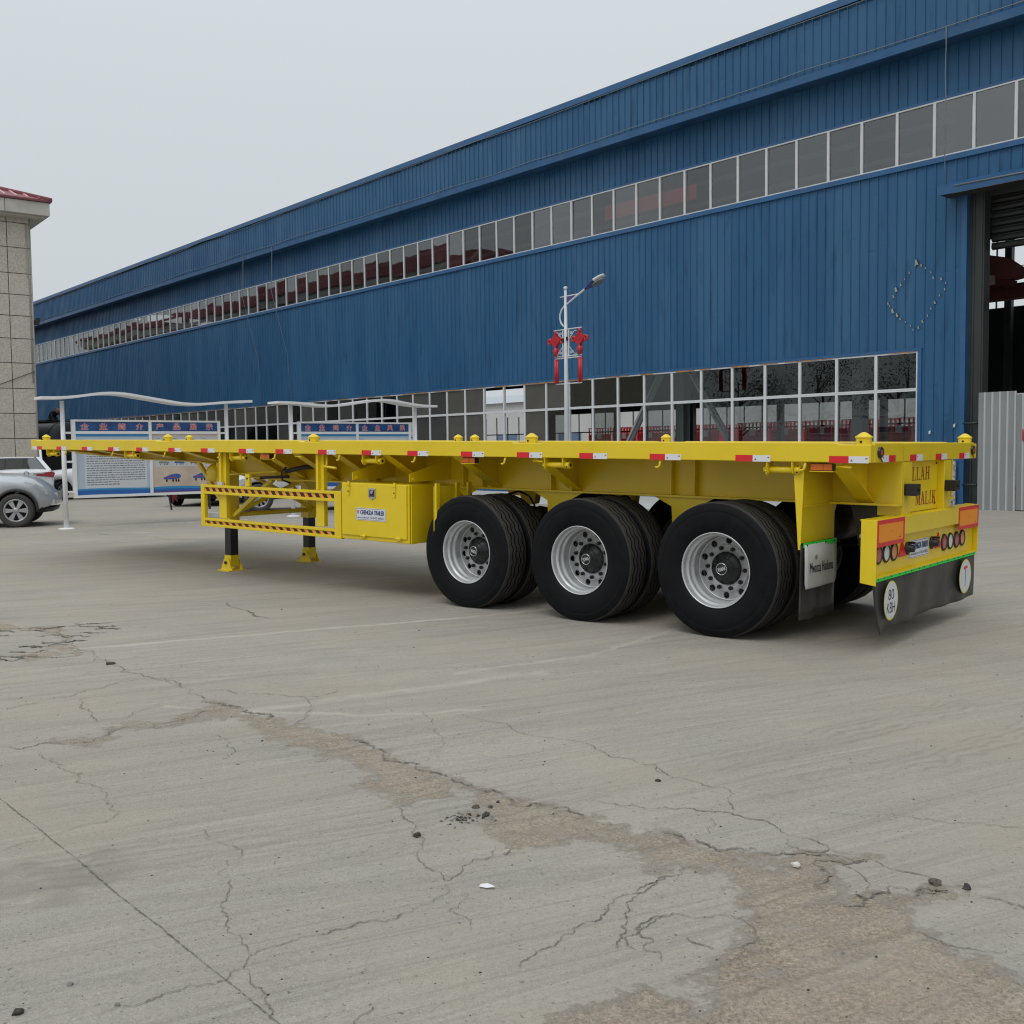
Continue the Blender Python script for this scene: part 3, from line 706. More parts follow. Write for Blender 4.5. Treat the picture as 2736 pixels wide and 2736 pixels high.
# ---------------- side guard with hazard strips
GX0, GX1 = .03, .075
for u0, u1 in ((7.785, 7.93), (5.995, 6.13)):
    p = MB().box(GX1 + .002, GX1 + .055, u0, u1, zz(-.93), zz(-.146), M_YEL)
    p.box(GX1 - .03, GX1 + .001, u0 + .055, u0 + .09, zz(-.53), zz(-.146), M_YEL)
    p.cyl((GX1, (u0 + u1) / 2, zz(-.18)), (GX1 - .012, (u0 + u1) / 2, zz(-.18)), .018, M_YEL, 8)
    p.build('guard_post', TR, bevel=.004)
def guard_rail(u0, u1, top, bot, name='guard_rail'):
    m = MB(); h = .032
    m.box(GX0, GX1, u0, u1, zz(top - h), zz(top), M_YEL); m.box(GX0, GX1, u0, u1, zz(bot), zz(bot + h), M_YEL)
    m.build(name, TR, bevel=.004)
    b = MB(); z0, z1 = zz(bot + h), zz(top - h); b.box(GX0 + .012, GX0 + .02, u0, u1, z0 + .001, z1 - .001, M_HAZO)
    sl = .055; p = .128
    k = u0 + .02
    while k + sl + .05 < u1:
        b.add([(GX0 + .0115, k, z1 - .002), (GX0 + .0115, k + .066, z1 - .002), (GX0 + .0115, k + .055 - sl, z0 + .002) if False else (GX0 + .0115, k + .066 - .036, z0 + .002), (GX0 + .0115, k - .036, z0 + .002)], [(0, 1, 2, 3)], M_HAZB)
        k += p
    b.build('hazard_strip', TR)
guard_rail(5.77, 8.20, -.535, -.648); guard_rail(5.77, 8.20, -.938, -1.04)
MB().box(GX0 - .002, GX1 + .002, 8.165, 8.24, zz(-1.043), zz(-.533), M_YEL).build('guard_post', TR, bevel=.004)
MB().box(GX0 - .002, GX1 + .002, 5.662, 5.772, zz(-1.043), zz(-.533), M_YEL).build('guard_post', TR, bevel=.004)
MB().box(GX0 - .0, GX0 + .03, 7.26, 7.34, zz(-.53), zz(-.39), M_YEL).cyl((GX0 - .001, 7.3, zz(-.44)), (GX0 - .006, 7.3, zz(-.44)), .014, M_BLK, 4).build('latch_tab', TR)
MB().box(GX0 + .005, GX0 + .03, 7.80, 7.90, zz(-.533), zz(-.495), M_TAGW).build('maker_tag', TR)

# ---------------- tool box
BX0, BX1 = .03, .56
MB().box(BX0 + .004, BX1, 4.64, 5.655, zz(-1.03), zz(-.437), M_YEL).build('tool_box', TR, bevel=.008)
MB().box(BX0 - .012, BX0 + .003, 4.665, 5.635, zz(-.985), zz(-.443), M_YEL).build('tool_box_door', TR, bevel=.004)
for u in (5.30, 4.78):
    MB().box(BX0 - .024, BX0 - .010, u - .035, u + .035, zz(-1.0), zz(-.968), M_YEL).cyl((BX0 - .02, u - .04, zz(-.985)), (BX0 - .02, u + .04, zz(-.985)), .010, M_YEL, 8).build('hinge', TR)
for u in (5.52, 4.83):
    MB().prism([(u - .014, zz(-.42)), (u + .014, zz(-.42)), (u + .02, zz(-.50)), (u + .012, zz(-.565)), (u - .012, zz(-.565)), (u - .02, zz(-.50))], 'x', BX0 - .022, BX0 - .013, M_YEL).box(BX0 - .03, BX0 - .012, u - .022, u + .022, zz(-.462), zz(-.447), M_YEL).cyl((BX0 - .0225, u, zz(-.525)), (BX0 - .026, u, zz(-.525)), .008, M_BLK, 8).build('hasp', TR)
lk = MB().prism([(5.108, zz(-.487)), (5.218, zz(-.487)), (5.218, zz(-.575)), (5.163, zz(-.605)), (5.108, zz(-.575))], 'x', BX0 - .020, BX0 - .0125, M_CHR)
lk.box(BX0 - .0215, BX0 - .0205, 5.122, 5.204, zz(-.572), zz(-.503), mat('lock_inside', (.08, .08, .085), .3, metal=.8)); lk.box(BX0 - .032, BX0 - .021, 5.185, 5.20, zz(-.56), zz(-.505), M_CHR); lk.cyl((BX0 - .0215, 5.155, zz(-.525)), (BX0 - .032, 5.155, zz(-.525)), .018, M_CHR, 12)
lk.build('paddle_lock', TR, bevel=.002)
maker_plate((BX0 - .0125, 5.185, zz(-.757)), (0, -1, 0), (0, 0, 1), .45, .128)
# brackets carrying the tool box and the plate behind it
for u in (5.50, 4.655):
    MB().prism([(.05, zz(-.41)), (.05, zz(-.33)), (.652, zz(-.17)), (.652, zz(-.40))], 'y', u - .004, u + .004, M_YEL).build('box_bracket', TR)
    MB().cyl((.10, u - .006, zz(-.385)), (.10, u - .02, zz(-.385)), .018, M_YEL, 6).build('bolt', TR)
for u in (4.612, 4.30):
    MB().prism([(.035, zz(-1.03)), (.035, zz(-.44)), (.30, zz(-.44)), (.58, zz(-.62)), (.58, zz(-1.0))], 'y', u - .004, u + .004, M_YEL).build('support_plate', TR)
for x in (.04, .33, .5):
    MB().box(x, x + .05, 4.27, 4.295, zz(-.80), zz(-.41), M_YEL).build('support_strut', TR)
# ground layout in metres: crack lines (width, points), drifts of sand, bare slab islands
CRACKS=[
(0.006,[(-1.96,3.85),(-1.92,3.92),(-1.85,3.96),(-1.81,4.04),(-1.74,4.12),(-1.67,4.18),(-1.66,4.26),(-1.74,4.36),(-1.81,4.5),(-1.85,4.53),(-1.9,4.6),(-2.0,4.66),(-2.04,4.74),(-2.11,4.82),(-2.2,4.89),(-2.25,4.98),(-2.36,5.08),(-2.43,5.19)]),
(0.012,[(-3.04,6.03),(-2.91,6.2),(-2.77,6.37),(-2.72,6.55),(-2.63,6.7),(-2.55,6.79),(-2.46,6.87),(-2.3,6.78),(-2.16,6.62)]),
(0.008,[(-2.71,6.32),(-2.61,6.14),(-2.48,5.97),(-2.36,5.77),(-2.29,5.69)]),
(0.02,[(-2.64,5.22),(-2.61,5.26),(-2.5,5.26),(-2.46,5.33),(-2.21,5.34),(-2.2,5.56),(-2.12,5.64),(-1.99,5.66),(-1.89,5.75),(-1.83,5.9),(-1.77,5.93)]),
(0.007,[(-2.24,5.8),(-2.21,5.95),(-2.16,6.05),(-2.06,6.2),(-1.97,6.24)]),
(0.008,[(-2.0,6.51),(-1.82,6.48),(-1.67,6.4),(-1.51,6.35),(-1.34,6.29),(-1.24,6.2),(-1.18,5.95),(-1.18,5.75),(-1.21,5.64)]),
(0.006,[(-1.61,5.45),(-1.48,5.21),(-1.43,5.06),(-1.38,4.97)]),
(0.02,[(-3.97,8.99),(-3.83,8.64),(-3.54,8.23),(-3.37,7.93),(-3.22,7.85),(-2.95,7.44),(-2.78,7.25),(-2.65,7.04),(-2.52,6.95),(-2.33,6.83),(-2.2,6.67),(-2.05,6.42),(-1.94,6.33),(-1.87,6.14)]),
(0.012,[(-1.34,6.29),(-1.12,6.45)]),
(0.006,[(-0.53,5.9),(-0.49,5.77),(-0.44,5.6),(-0.42,5.44),(-0.38,5.28),(-0.39,5.14),(-0.44,4.99)]),
(0.008,[(-0.39,5.89),(-0.27,5.78),(-0.16,5.67),(-0.07,5.62),(0.01,5.46),(0.09,5.35),(0.22,5.29),(0.33,5.23),(0.4,5.09),(0.46,4.99),(0.57,4.92),(0.6,4.84),(0.68,4.76),(0.71,4.65)]),
(0.008,[(-0.51,4.28),(-0.44,4.12),(-0.41,3.99),(-0.36,3.85),(-0.36,3.73),(-0.33,3.66),(-0.28,3.61),(-0.25,3.53),(-0.2,3.59),(-0.16,3.71),(-0.08,3.84)]),
(0.009,[(-0.25,3.53),(-0.23,3.46),(-0.27,3.39),(-0.33,3.31),(-0.38,3.27),(-0.46,3.23),(-0.53,3.18),(-0.61,3.13)]),
(0.006,[(-0.19,3.44),(-0.19,3.35),(-0.17,3.25),(-0.15,3.19),(-0.14,3.13)]),
(0.007,[(0.3,4.35),(0.4,4.29),(0.49,4.27),(0.66,4.21)]),
(0.012,[(0.55,3.55),(0.52,3.53),(0.47,3.47),(0.41,3.41),(0.34,3.38),(0.3,3.31),(0.29,3.27),(0.27,3.22),(0.22,3.2),(0.18,3.14),(0.15,3.12),(0.07,3.02),(0.01,2.91)]),
(0.009,[(0.45,3.43),(0.4,3.38),(0.36,3.33),(0.35,3.24),(0.33,3.17),(0.32,3.11),(0.3,3.0)]),
(0.01,[(0.51,3.25),(0.46,3.23),(0.41,3.17),(0.37,3.11),(0.34,3.0)]),
(0.007,[(0.58,4.89),(0.67,4.78),(0.71,4.64),(0.81,4.57),(0.88,4.49),(0.94,4.45),(0.91,4.34),(0.91,4.25),(0.89,4.17)]),
(0.013,[(0.51,4.25),(0.67,4.22),(0.79,4.19),(0.89,4.16),(0.97,4.09),(1.04,3.98),(1.12,3.88),(1.17,3.81),(1.2,3.73),(1.29,3.69),(1.31,3.62),(1.35,3.57),(1.41,3.54),(1.45,3.49)]),
(0.012,[(1.52,3.38),(1.57,3.34),(1.61,3.31),(1.64,3.25),(1.68,3.18)]),
(0.007,[(0.82,4.14),(0.76,4.01),(0.69,3.89)]),
(0.01,[(1.03,3.88),(1.05,3.79),(1.07,3.76),(1.17,3.77),(1.22,3.74)]),
(0.009,[(1.17,3.69),(1.19,3.6),(1.21,3.53),(1.21,3.45),(1.2,3.39)]),
(0.005,[(1.0,4.08),(1.13,4.14),(1.24,4.18),(1.32,4.15),(1.41,4.12),(1.54,4.13),(1.62,4.08),(1.68,4.05),(1.79,4.02),(1.89,4.0),(2.0,3.98)]),
(0.014,[(0.41,3.42),(0.47,3.49),(0.52,3.54),(0.56,3.55),(0.58,3.6),(0.65,3.63)]),
(0.01,[(0.42,2.94),(0.38,3.03),(0.38,3.11),(0.42,3.2),(0.48,3.24),(0.55,3.23),(0.64,3.24),(0.74,3.22)]),
(0.01,[(0.69,3.22),(0.73,3.17),(0.74,3.11),(0.72,3.05),(0.68,3.01),(0.62,2.94)]),
(0.009,[(0.52,3.09),(0.56,3.04),(0.59,3.01)]),
(0.007,[(1.19,3.14),(1.25,3.1),(1.28,3.03),(1.34,3.0),(1.4,2.98),(1.5,2.98)]),
(0.008,[(-1.16,2.65),(-1.12,2.69),(-1.07,2.73),(-1.02,2.75),(-0.99,2.79),(-0.95,2.81),(-0.89,2.84),(-0.83,2.87),(-0.8,2.94),(-0.8,3.0),(-0.75,3.06),(-0.68,3.1),(-0.59,3.14),(-0.52,3.19),(-0.46,3.23)]),
(0.006,[(-0.8,3.01),(-0.85,3.1),(-0.91,3.19),(-0.94,3.27),(-0.97,3.31),(-0.98,3.4),(-0.99,3.49),(-1.01,3.58)]),
(0.005,[(-1.03,3.54),(-1.05,3.66),(-1.03,3.81),(-1.09,3.88),(-1.2,3.97),(-1.29,4.07)]),
(0.007,[(-0.79,2.93),(-0.76,2.85),(-0.71,2.8),(-0.69,2.75),(-0.66,2.69),(-0.63,2.64)]),
(0.007,[(-0.43,2.63),(-0.42,2.67),(-0.39,2.71)]),
]
SAND_BAND=[(-1.87,6.19),(-1.77,6.14),(-1.64,6.01),(-1.52,5.88),(-1.39,5.76),(-1.25,5.57),(-1.17,5.62),(-1.04,5.49),(-1.19,5.63),(-1.05,5.47),(-0.88,5.31),(-0.72,5.2),(-0.64,5.06),(-0.58,4.93),(-0.47,4.84),(-0.39,4.75),(-0.3,4.67),(-0.25,4.6),(-0.18,4.52),(-0.1,4.49),(-0.05,4.41),(0.05,4.28),(0.15,4.3),(0.22,4.25),(0.3,4.14),(0.41,4.05),(0.52,3.98),(0.48,4.0),(0.56,3.97),(0.62,3.94),(0.69,3.89),(0.75,3.77),(0.91,3.75),(1.07,3.72),(1.28,3.67),(1.09,3.67),(1.07,3.64),(1.09,3.52),(1.04,3.41),(0.99,3.32),(1.05,3.31),(1.2,3.38),(1.35,3.39),(1.45,3.39),(1.33,3.35),(1.23,3.25),(1.2,3.14),(1.25,3.1),(1.29,3.02),(1.33,2.98),(1.45,2.8),(1.4,2.59),(1.28,2.47),(0.29,2.49),(0.09,2.49),(0.18,2.7),(0.33,2.75),(0.44,2.75),(0.57,2.84),(0.63,2.94),(0.72,3.05),(0.77,3.14),(0.78,3.29),(0.74,3.4),(0.72,3.48),(0.71,3.57),(0.68,3.6),(0.61,3.62),(0.51,3.66),(0.44,3.74),(0.52,3.71),(0.44,3.79),(0.35,3.84),(0.29,3.92),(0.2,3.93),(0.1,3.85),(-0.01,3.86),(-0.05,3.94),(-0.09,4.08),(-0.15,4.31),(-0.18,4.46),(-0.27,4.52),(-0.35,4.37),(-0.46,4.37),(-0.54,4.45),(-0.68,4.64),(-0.73,4.82),(-0.8,4.91),(-0.93,5.09),(-1.1,5.22),(-1.03,5.2),(-1.15,5.3),(-1.24,5.33),(-1.32,5.47),(-1.44,5.54),(-1.52,5.77),(-1.62,5.85),(-1.69,5.77),(-1.78,5.89),(-1.83,6.1)]
SAND_LEFT=[(-4.41,9.12),(-4.01,9.09),(-3.48,8.15),(-3.31,7.72),(-3.44,7.56),(-3.6,7.51),(-3.75,7.74),(-3.6,7.94),(-3.81,8.56),(-4.08,8.74),(-4.54,8.77),(-4.78,9.23)]
SAND_TRAIL=[(-2.49,5.29),(-2.44,5.37),(-2.21,5.36),(-2.21,5.58),(-2.14,5.7),(-2.0,5.69),(-1.86,5.88),(-1.79,5.97),(-1.76,5.87),(-1.87,5.69),(-1.97,5.62),(-2.1,5.59),(-2.17,5.49),(-2.18,5.28),(-2.39,5.27)]
ISLANDS=[[(0.79,3.69),(0.9,3.72),(1.02,3.69),(0.95,3.59),(0.84,3.61)],[(0.94,3.05),(1.02,3.1),(1.06,3.05),(1.01,3.0),(0.95,2.98)],[(0.61,2.88),(0.72,2.93),(0.79,2.89),(0.77,2.83),(0.67,2.82)]]

# ================================================================== GROUND
BD = Vector((-0.65661, 0.75423, 0)); BN = Vector((0.75423, 0.65661, 0)); B0 = Vector((10.7674, 24.6263, 0))
def seg_dist(P, poly, closed=True):
    d = np.full(len(P), 1e9); n = len(poly)
    for i in range(n if closed else n - 1):
        a = np.array(poly[i]); b = np.array(poly[(i + 1) % n]); ab = b - a; L = (ab * ab).sum() + 1e-12
        t = np.clip(((P - a) @ ab) / L, 0, 1); q = a + t[:, None] * ab; d = np.minimum(d, np.hypot(*(P - q).T))
    return d
def inside(P, poly):
    c = np.zeros(len(P), bool); n = len(poly); x, y = P.T
    for i in range(n):
        (x0, y0), (x1, y1) = poly[i], poly[(i + 1) % n]
        if y0 == y1: continue
        k = ((y0 > y) != (y1 > y)) & (x < (x1 - x0) * (y - y0) / (y1 - y0) + x0); c ^= k
    return c
def sdf(P, poly): d = seg_dist(P, poly); return np.where(inside(P, poly), d, -d)
def vnoise(P, s, seed):
    g = np.random.default_rng(seed).random((64, 64)); q = P / s; i = np.floor(q).astype(int); fr = q - i; fr = fr * fr * (3 - 2 * fr)
    a = g[i[:, 0] % 64, i[:, 1] % 64]; b = g[(i[:, 0] + 1) % 64, i[:, 1] % 64]; c = g[i[:, 0] % 64, (i[:, 1] + 1) % 64]; d = g[(i[:, 0] + 1) % 64, (i[:, 1] + 1) % 64]
    return (a * (1 - fr[:, 0]) + b * fr[:, 0]) * (1 - fr[:, 1]) + (c * (1 - fr[:, 0]) + d * fr[:, 0]) * fr[:, 1] - .5

def ground_material():
    m, t, b = nodes_of('yard_concrete')
    N = t.nodes.new; Lk = t.links.new
    geo = N('ShaderNodeNewGeometry'); pos = geo.outputs['Position']
    def noise(scale, detail=6, rough=.55, vec=None, dist=0):
        n = N('ShaderNodeTexNoise'); n.inputs['Scale'].default_value = scale; n.inputs['Detail'].default_value = detail; n.inputs['Roughness'].default_value = rough; n.inputs['Distortion'].default_value = dist
        Lk(vec or pos, n.inputs['Vector']); return n.outputs[0]
    def mr(v, a, b_, c, d):
        n = N('ShaderNodeMapRange'); n.inputs[1].default_value = a; n.inputs[2].default_value = b_; n.inputs[3].default_value = c; n.inputs[4].default_value = d; Lk(v, n.inputs[0]); return n.outputs[0]
    def mix(f, c1, c2, mode='MIX'):
        n = N('ShaderNodeMixRGB'); n.blend_type = mode
        for v, k in ((f, 'Fac'), (c1, 'Color1'), (c2, 'Color2')):
            if hasattr(v, 'links') or hasattr(v, 'is_linked'): Lk(v, n.inputs[k])
            elif k == 'Fac': n.inputs[k].default_value = v
            else: n.inputs[k].default_value = (*v, 1)
        return n.outputs[0]
    def mapped(rot, sx, sy):
        n = N('ShaderNodeMapping'); n.vector_type = 'POINT'; n.inputs['Rotation'].default_value = (0, 0, -rot); Lk(pos, n.inputs['Vector'])
        n2 = N('ShaderNodeMapping'); n2.inputs['Scale'].default_value = (sx, sy, 1); Lk(n.outputs[0], n2.inputs['Vector']); return n2.outputs[0]
    base = mix(mr(noise(.35, 5), .35, .65, 0, 1), (.355, .322, .272), (.435, .397, .34))
    base = mix(mr(noise(1.1, 7, .6), .38, .68, 0, .65), base, (.325, .31, .283))
    base = mix(mr(noise(2.3, 6, .65), .50, .72, 0, .5), base, (.445, .408, .348))
    # wheel-swept streaks, several directions of travel
    for rot, sx, sy, lo, hi, amt, col in ((R(30), .22, 9, .52, .66, .50, (.255, .235, .205)), (R(27), .3, 24, .52, .68, .45, (.46, .435, .385)), (R(34), .15, 4.5, .50, .68, .38, (.29, .265, .215)), (R(23), .45, 46, .54, .70, .55, (.235, .22, .195)), (R(8), .2, 7, .53, .68, .35, (.25, .23, .20)), (R(29), .6, 85, .55, .70, .45, (.48, .455, .41))):
        base = mix(mr(noise(1.0, 5, .6, mapped(rot, sx, sy), .25), lo, hi, 0, amt), base, col)
    base = mix(mr(noise(24, 5, .75), .38, .72, 0, .30), base, (.23, .215, .19))
    base = mix(mr(noise(60, 4, .8), .50, .68, 0, .50), base, (.19, .175, .155))
    base = mix(mr(noise(90, 4, .8), .54, .66, 0, .58), base, (.50, .475, .425))
    base = mix(mr(noise(46, 2, .5), .67, .71, 0, .7), base, (.11, .10, .09))
    base = mix(mr(noise(6, 7, .72), .58, .70, 0, .45), base, (.235, .22, .195))
    # dusty film
    base = mix(mr(noise(.6, 4), .45, .68, 0, .45), base, (.40, .352, .272))
    ad_ = N('ShaderNodeAttribute'); ad_.attribute_name = 'dust'; base = mix(ad_.outputs['Fac'], base, (.50, .465, .40))
    ak_ = N('ShaderNodeAttribute'); ak_.attribute_name = 'dark'; base = mix(ak_.outputs['Fac'], base, (.245, .225, .195))
    at = N('ShaderNodeAttribute'); at.attribute_name = 'sand'
    ad = N('ShaderNodeMath'); ad.operation = 'ADD'; Lk(at.outputs['Fac'], ad.inputs[0])
    nn = N('ShaderNodeMath'); nn.operation = 'MULTIPLY_ADD'; nn.inputs[1].default_value = 1.5; nn.inputs[2].default_value = -.75; Lk(noise(13, 8, .7), nn.inputs[0]); Lk(nn.outputs[0], ad.inputs[1])
    sm = mr(ad.outputs[0], .32, .62, 0, 1)
    sand = mix(mr(noise(75, 6, .85), .38, .63, 0, 1), (.17, .135, .098), (.54, .455, .355))
    sand = mix(mr(noise(2.5, 4), .35, .7, 0, .5), sand, (.42, .36, .285))
    sand = mix(mr(noise(1.0, 4, .6, mapped(R(24), .8, 18)), .52, .7, 0, .4), sand, (.25, .21, .16))
    smv = N('ShaderNodeMath'); smv.operation = 'MULTIPLY'; Lk(sm, smv.inputs[0]); Lk(mr(noise(11, 6, .7), .30, .52, .45, 1.0), smv.inputs[1])
    sand = mix(mr(noise(1.0, 5, .6, mapped(R(27), .5, 26), .2), .50, .66, 0, .55), sand, (.235, .20, .155)); sand = mix(mr(noise(1.0, 5, .6, mapped(R(31), .6, 14), .2), .52, .68, 0, .45), sand, (.46, .42, .35))
    col = mix(smv.outputs[0], base, sand)
    Lk(col, b.inputs['Base Color']); b.inputs['Roughness'].default_value = .88; b.inputs['Specular IOR Level'].default_value = .25
    h1 = noise(42, 5, .7); h2 = noise(150, 3, .6)
    hm = N('ShaderNodeMath'); hm.operation = 'MULTIPLY_ADD'; Lk(h1, hm.inputs[0]); Lk(mr(sm, 0, 1, .35, 3.2), hm.inputs[1]); Lk(h2, hm.inputs[2])
    bp = N('ShaderNodeBump'); bp.inputs['Strength'].default_value = .8; bp.inputs['Distance'].default_value = .007
    Lk(hm.outputs[0], bp.inputs['Height']); Lk(bp.outputs[0], b.inputs['Normal'])
    return m
M_GROUND = ground_material()
gx0, gx1, gy0, gy1, gs = -5.4, 5.6, 1.9, 10.4, .021
xs = np.arange(gx0, gx1 + gs / 2, gs); ys = np.arange(gy0, gy1 + gs / 2, gs); gx1, gy1 = float(xs[-1]), float(ys[-1])
XX, YY = np.meshgrid(xs, ys, indexing='ij'); GP = np.stack([XX.ravel(), YY.ravel()], 1)
wob = np.stack([vnoise(GP, .12, 1) + .5 * vnoise(GP, .05, 2), vnoise(GP, .12, 3) + .5 * vnoise(GP, .05, 4)], 1) * .13
S = sdf(GP + wob, SAND_BAND)
for k_, isl in enumerate(ISLANDS): S = np.minimum(S, -sdf(GP + wob * .6, isl) + (.0, .02, .035)[k_])
S = np.maximum(S, sdf(GP + wob, SAND_LEFT) * 1.2 - .10 + .3 * vnoise(GP, .25, 8)); S = np.maximum(S, sdf(GP + wob, SAND_TRAIL) + .005)
sand = np.clip(.5 + S / .22, 0, 1)
sand = sand * np.clip(.9 + .5 * vnoise(GP, .5, 11), 0, 1)
# pale dust along old joints, darker tyre tracks and a damp stain, as maps of the slab's own colour
def soft(pts, w, nz=.5): d = seg_dist(GP + wob * .4, pts, closed=False); return np.exp(-(d / w) ** 2) * np.clip(1 + nz * 2 * vnoise(GP, .3, 21) + nz * 2 * vnoise(GP, .07, 22), 0, 1.6)
dustm = .75 * soft([(-3.74, 7.80), (-2.1, 8.5), (-.47, 9.24), (1.39, 10.25)], .035) + .5 * soft([(-.4, 6.9), (.6, 7.5), (1.75, 9.07)], .03) + .45 * soft([(-1.6, 5.9), (-.9, 6.3), (.2, 6.9)], .05) + .5 * soft([(-2.1, 6.1), (-.9, 5.8), (-.2, 5.9)], .02)
darkm = np.zeros(len(GP))
for k_ in range(5):
    o_ = .055 * k_; darkm += .42 * soft([(.74 + o_ * .5, 4.82 - o_), (1.55 + o_ * .5, 5.37 - o_), (2.60 + o_ * .4, 6.06 - o_)], .012, .7)
for k_ in range(4):
    o_ = .06 * k_; darkm += .36 * soft([(.95 + o_ * .5, 4.45 - o_), (1.78 + o_ * .5, 4.86 - o_), (3.1 + o_ * .4, 5.75 - o_), (4.3 + o_ * .4, 6.3 - o_)], .012, .7)
for k_ in range(6):
    o_ = .05 * k_; darkm += .30 * soft([(-1.9 + o_, 3.75 - o_), (-.6 + o_, 4.25 - o_), (.3 + o_, 4.75 - o_)], .010, .8)
st_ = sdf(GP + wob * 2, [(-1.87, 3.72), (-1.62, 3.78), (-1.42, 3.72), (-1.38, 3.60), (-1.57, 3.47), (-1.8, 3.44), (-2.2, 3.4), (-2.4, 3.7)]); darkm += .55 * np.clip(.5 + st_ / .16, 0, 1)
st2 = sdf(GP + wob * 2.5, [(1.0, 3.0), (1.4, 3.2), (2.0, 3.4), (2.2, 2.6), (1.2, 2.4)]); darkm += .0 * st2
dip = -.006 * np.clip((S + .005) / .08, 0, 1) + np.where(S > .01, .012 * vnoise(GP, .10, 5) + .010 * vnoise(GP, .05, 6), 0)
ZZ = dip + .0015 * vnoise(GP, .4, 7)
edge = np.minimum.reduce([GP[:, 0] - gx0, gx1 - GP[:, 0], GP[:, 1] - gy0, gy1 - GP[:, 1]]); ZZ = np.minimum(ZZ * np.clip(edge / .3, 0, 1), .003)
nx, ny = len(xs), len(ys)
I = np.arange(nx * ny).reshape(nx, ny)
quads = np.stack([I[:-1, :-1], I[1:, :-1], I[1:, 1:], I[:-1, 1:]], -1).reshape(-1, 4)
far = 900.0
ov = np.array([(gx0, gy0, 0), (gx1, gy0, 0), (gx1, gy1, 0), (gx0, gy1, 0), (-far, -far, 0), (far, -far, 0), (far, far, 0), (-far, far, 0)], float)
V = np.concatenate([np.column_stack([GP, ZZ]), ov]); o = nx * ny
fl = [tuple(q) for q in quads] + [(o + 4, o + 5, o + 1, o), (o + 5, o + 6, o + 2, o + 1), (o + 6, o + 7, o + 3, o + 2), (o + 7, o + 4, o, o + 3)]
me = bpy.data.meshes.new('ground'); me.from_pydata(V.tolist(), [], fl); me.materials.append(M_GROUND)
for nm_, ar_ in (('dust', dustm), ('dark', darkm)):
    a = me.attributes.new(nm_, 'FLOAT', 'POINT'); a.data.foreach_set('value', np.concatenate([np.clip(ar_, 0, 1), np.zeros(8)]).astype(np.float32))
a = me.attributes.new('sand', 'FLOAT', 'POINT'); a.data.foreach_set('value', np.concatenate([sand, np.zeros(8)]).astype(np.float32))
me.polygons.foreach_set('use_smooth', [True] * len(me.polygons)); me.update()
GROUND = bpy.data.objects.new('ground', me); COL.objects.link(GROUND); tag(GROUND, kind='structure')

# cracks and slab joints: earth-filled strips with ragged sides
M_CRACK = mat('crack_earth', (.165, .146, .118), .95, var=.45, scale=25)
M_JOINT = mat('joint_filler', (.15, .14, .12), .95, var=.35, scale=20)
def fractal(pts, g, step=.012, rough=.16):
    """jagged polyline by midpoint displacement"""
    P = [np.array(p, float) for p in pts]
    while True:
        Q = [P[0]]; done = True
        for a, b in zip(P[:-1], P[1:]):
            d = b - a; L = np.hypot(*d)
            if L > step:
                done = False; Q.append((a + b) / 2 + np.array([-d[1], d[0]]) * g.normal(0, rough))
            Q.append(b)
        P = Q
        if done: return np.array(P)
def ribbon(m, pts, w, z, mm, seed, jit=.5, step=.012, rough=.15, hole=0):
    g = np.random.default_rng(seed); P = fractal(pts, g, step, rough); n = len(P); v = []
    lf = np.interp(np.arange(n), np.linspace(0, n, max(4, n // 9)), g.uniform(.25, 1.35, max(4, n // 9)))
    for i in range(n):
        d = P[min(i + 1, n - 1)] - P[max(i - 1, 0)]; d /= np.hypot(*d) + 1e-9; nn = np.array([-d[1], d[0]])
        e = min(1, i / 8, (n - 1 - i) / 8) if n > 20 else 1
        for s in (-1, 1):
            ww = w * .5 * lf[i] * (0 if hole > 0 and g.random() < hole else 1) * max(.1, 1 + g.normal(0, jit)) * (.1 + .9 * e); q = P[i] + nn * s * ww; v.append((q[0], q[1], z))
    m.add(v, [(2 * i, 2 * i + 1, 2 * i + 3, 2 * i + 2) for i in range(n - 1)], mm)
cm = MB()
for i, (w, l) in enumerate(CRACKS): ribbon(cm, l, min(w, .011) * .42, .0035 if i % 2 else .0042, M_CRACK, i)
tag(cm.build('pavement_cracks'), kind='structure')
lip = SAND_BAND[:46]; lm_ = MB(); g = np.random.default_rng(3)
for i in range(0, len(lip) - 2, 2):
    if i in (6, 8, 24, 26): continue
    if g.random() < .75: ribbon(lm_, lip[i:i + 3], .008, .0048, M_CRACK, 100 + i, jit=.8, rough=.2)
g = np.random.default_rng(31)
for k in range(26):
    x0 = g.uniform(-4.75, -3.5); y0 = g.uniform(7.55, 9.15); L_ = g.uniform(.12, .5); ribbon(lm_, [(x0, y0), (x0 + L_ * .5, y0 + g.normal(0, .05)), (x0 + L_, y0 + g.normal(0, .06))], g.uniform(.012, .035), .0048, M_CRACK, 300 + k, jit=.8, rough=.2)
tag(lm_.build('pavement_edges'), kind='structure')
jm = MB()
def joint(p, q, w, mm=None): ribbon(jm, [p, q], w, .0028, mm or M_JOINT, int(abs(p[0] * 100)), jit=.7, step=.02, rough=.007, hole=.12)
J0 = Vector((-2.262, 4.454, 0)); JD = -BD
p = J0 - JD * .8; q = J0 + JD * 6; joint((p.x, p.y), (q.x, q.y), .0048)
M_DUSTL = mat('dust_line', (.455, .425, .37), .95, var=.2, scale=9)
ribbon(jm, [(-9.7, 19.56), (-6, 19.7), (-1.98, 19.65)], .07, .0024, M_DUSTL, 3, jit=.7, step=.05, rough=.02); ribbon(jm, [(-9.3, 20.9), (-7.5, 22.2), (-5.1, 24.0)], .10, .0024, M_DUSTL, 4, jit=.7, step=.05, rough=.02)
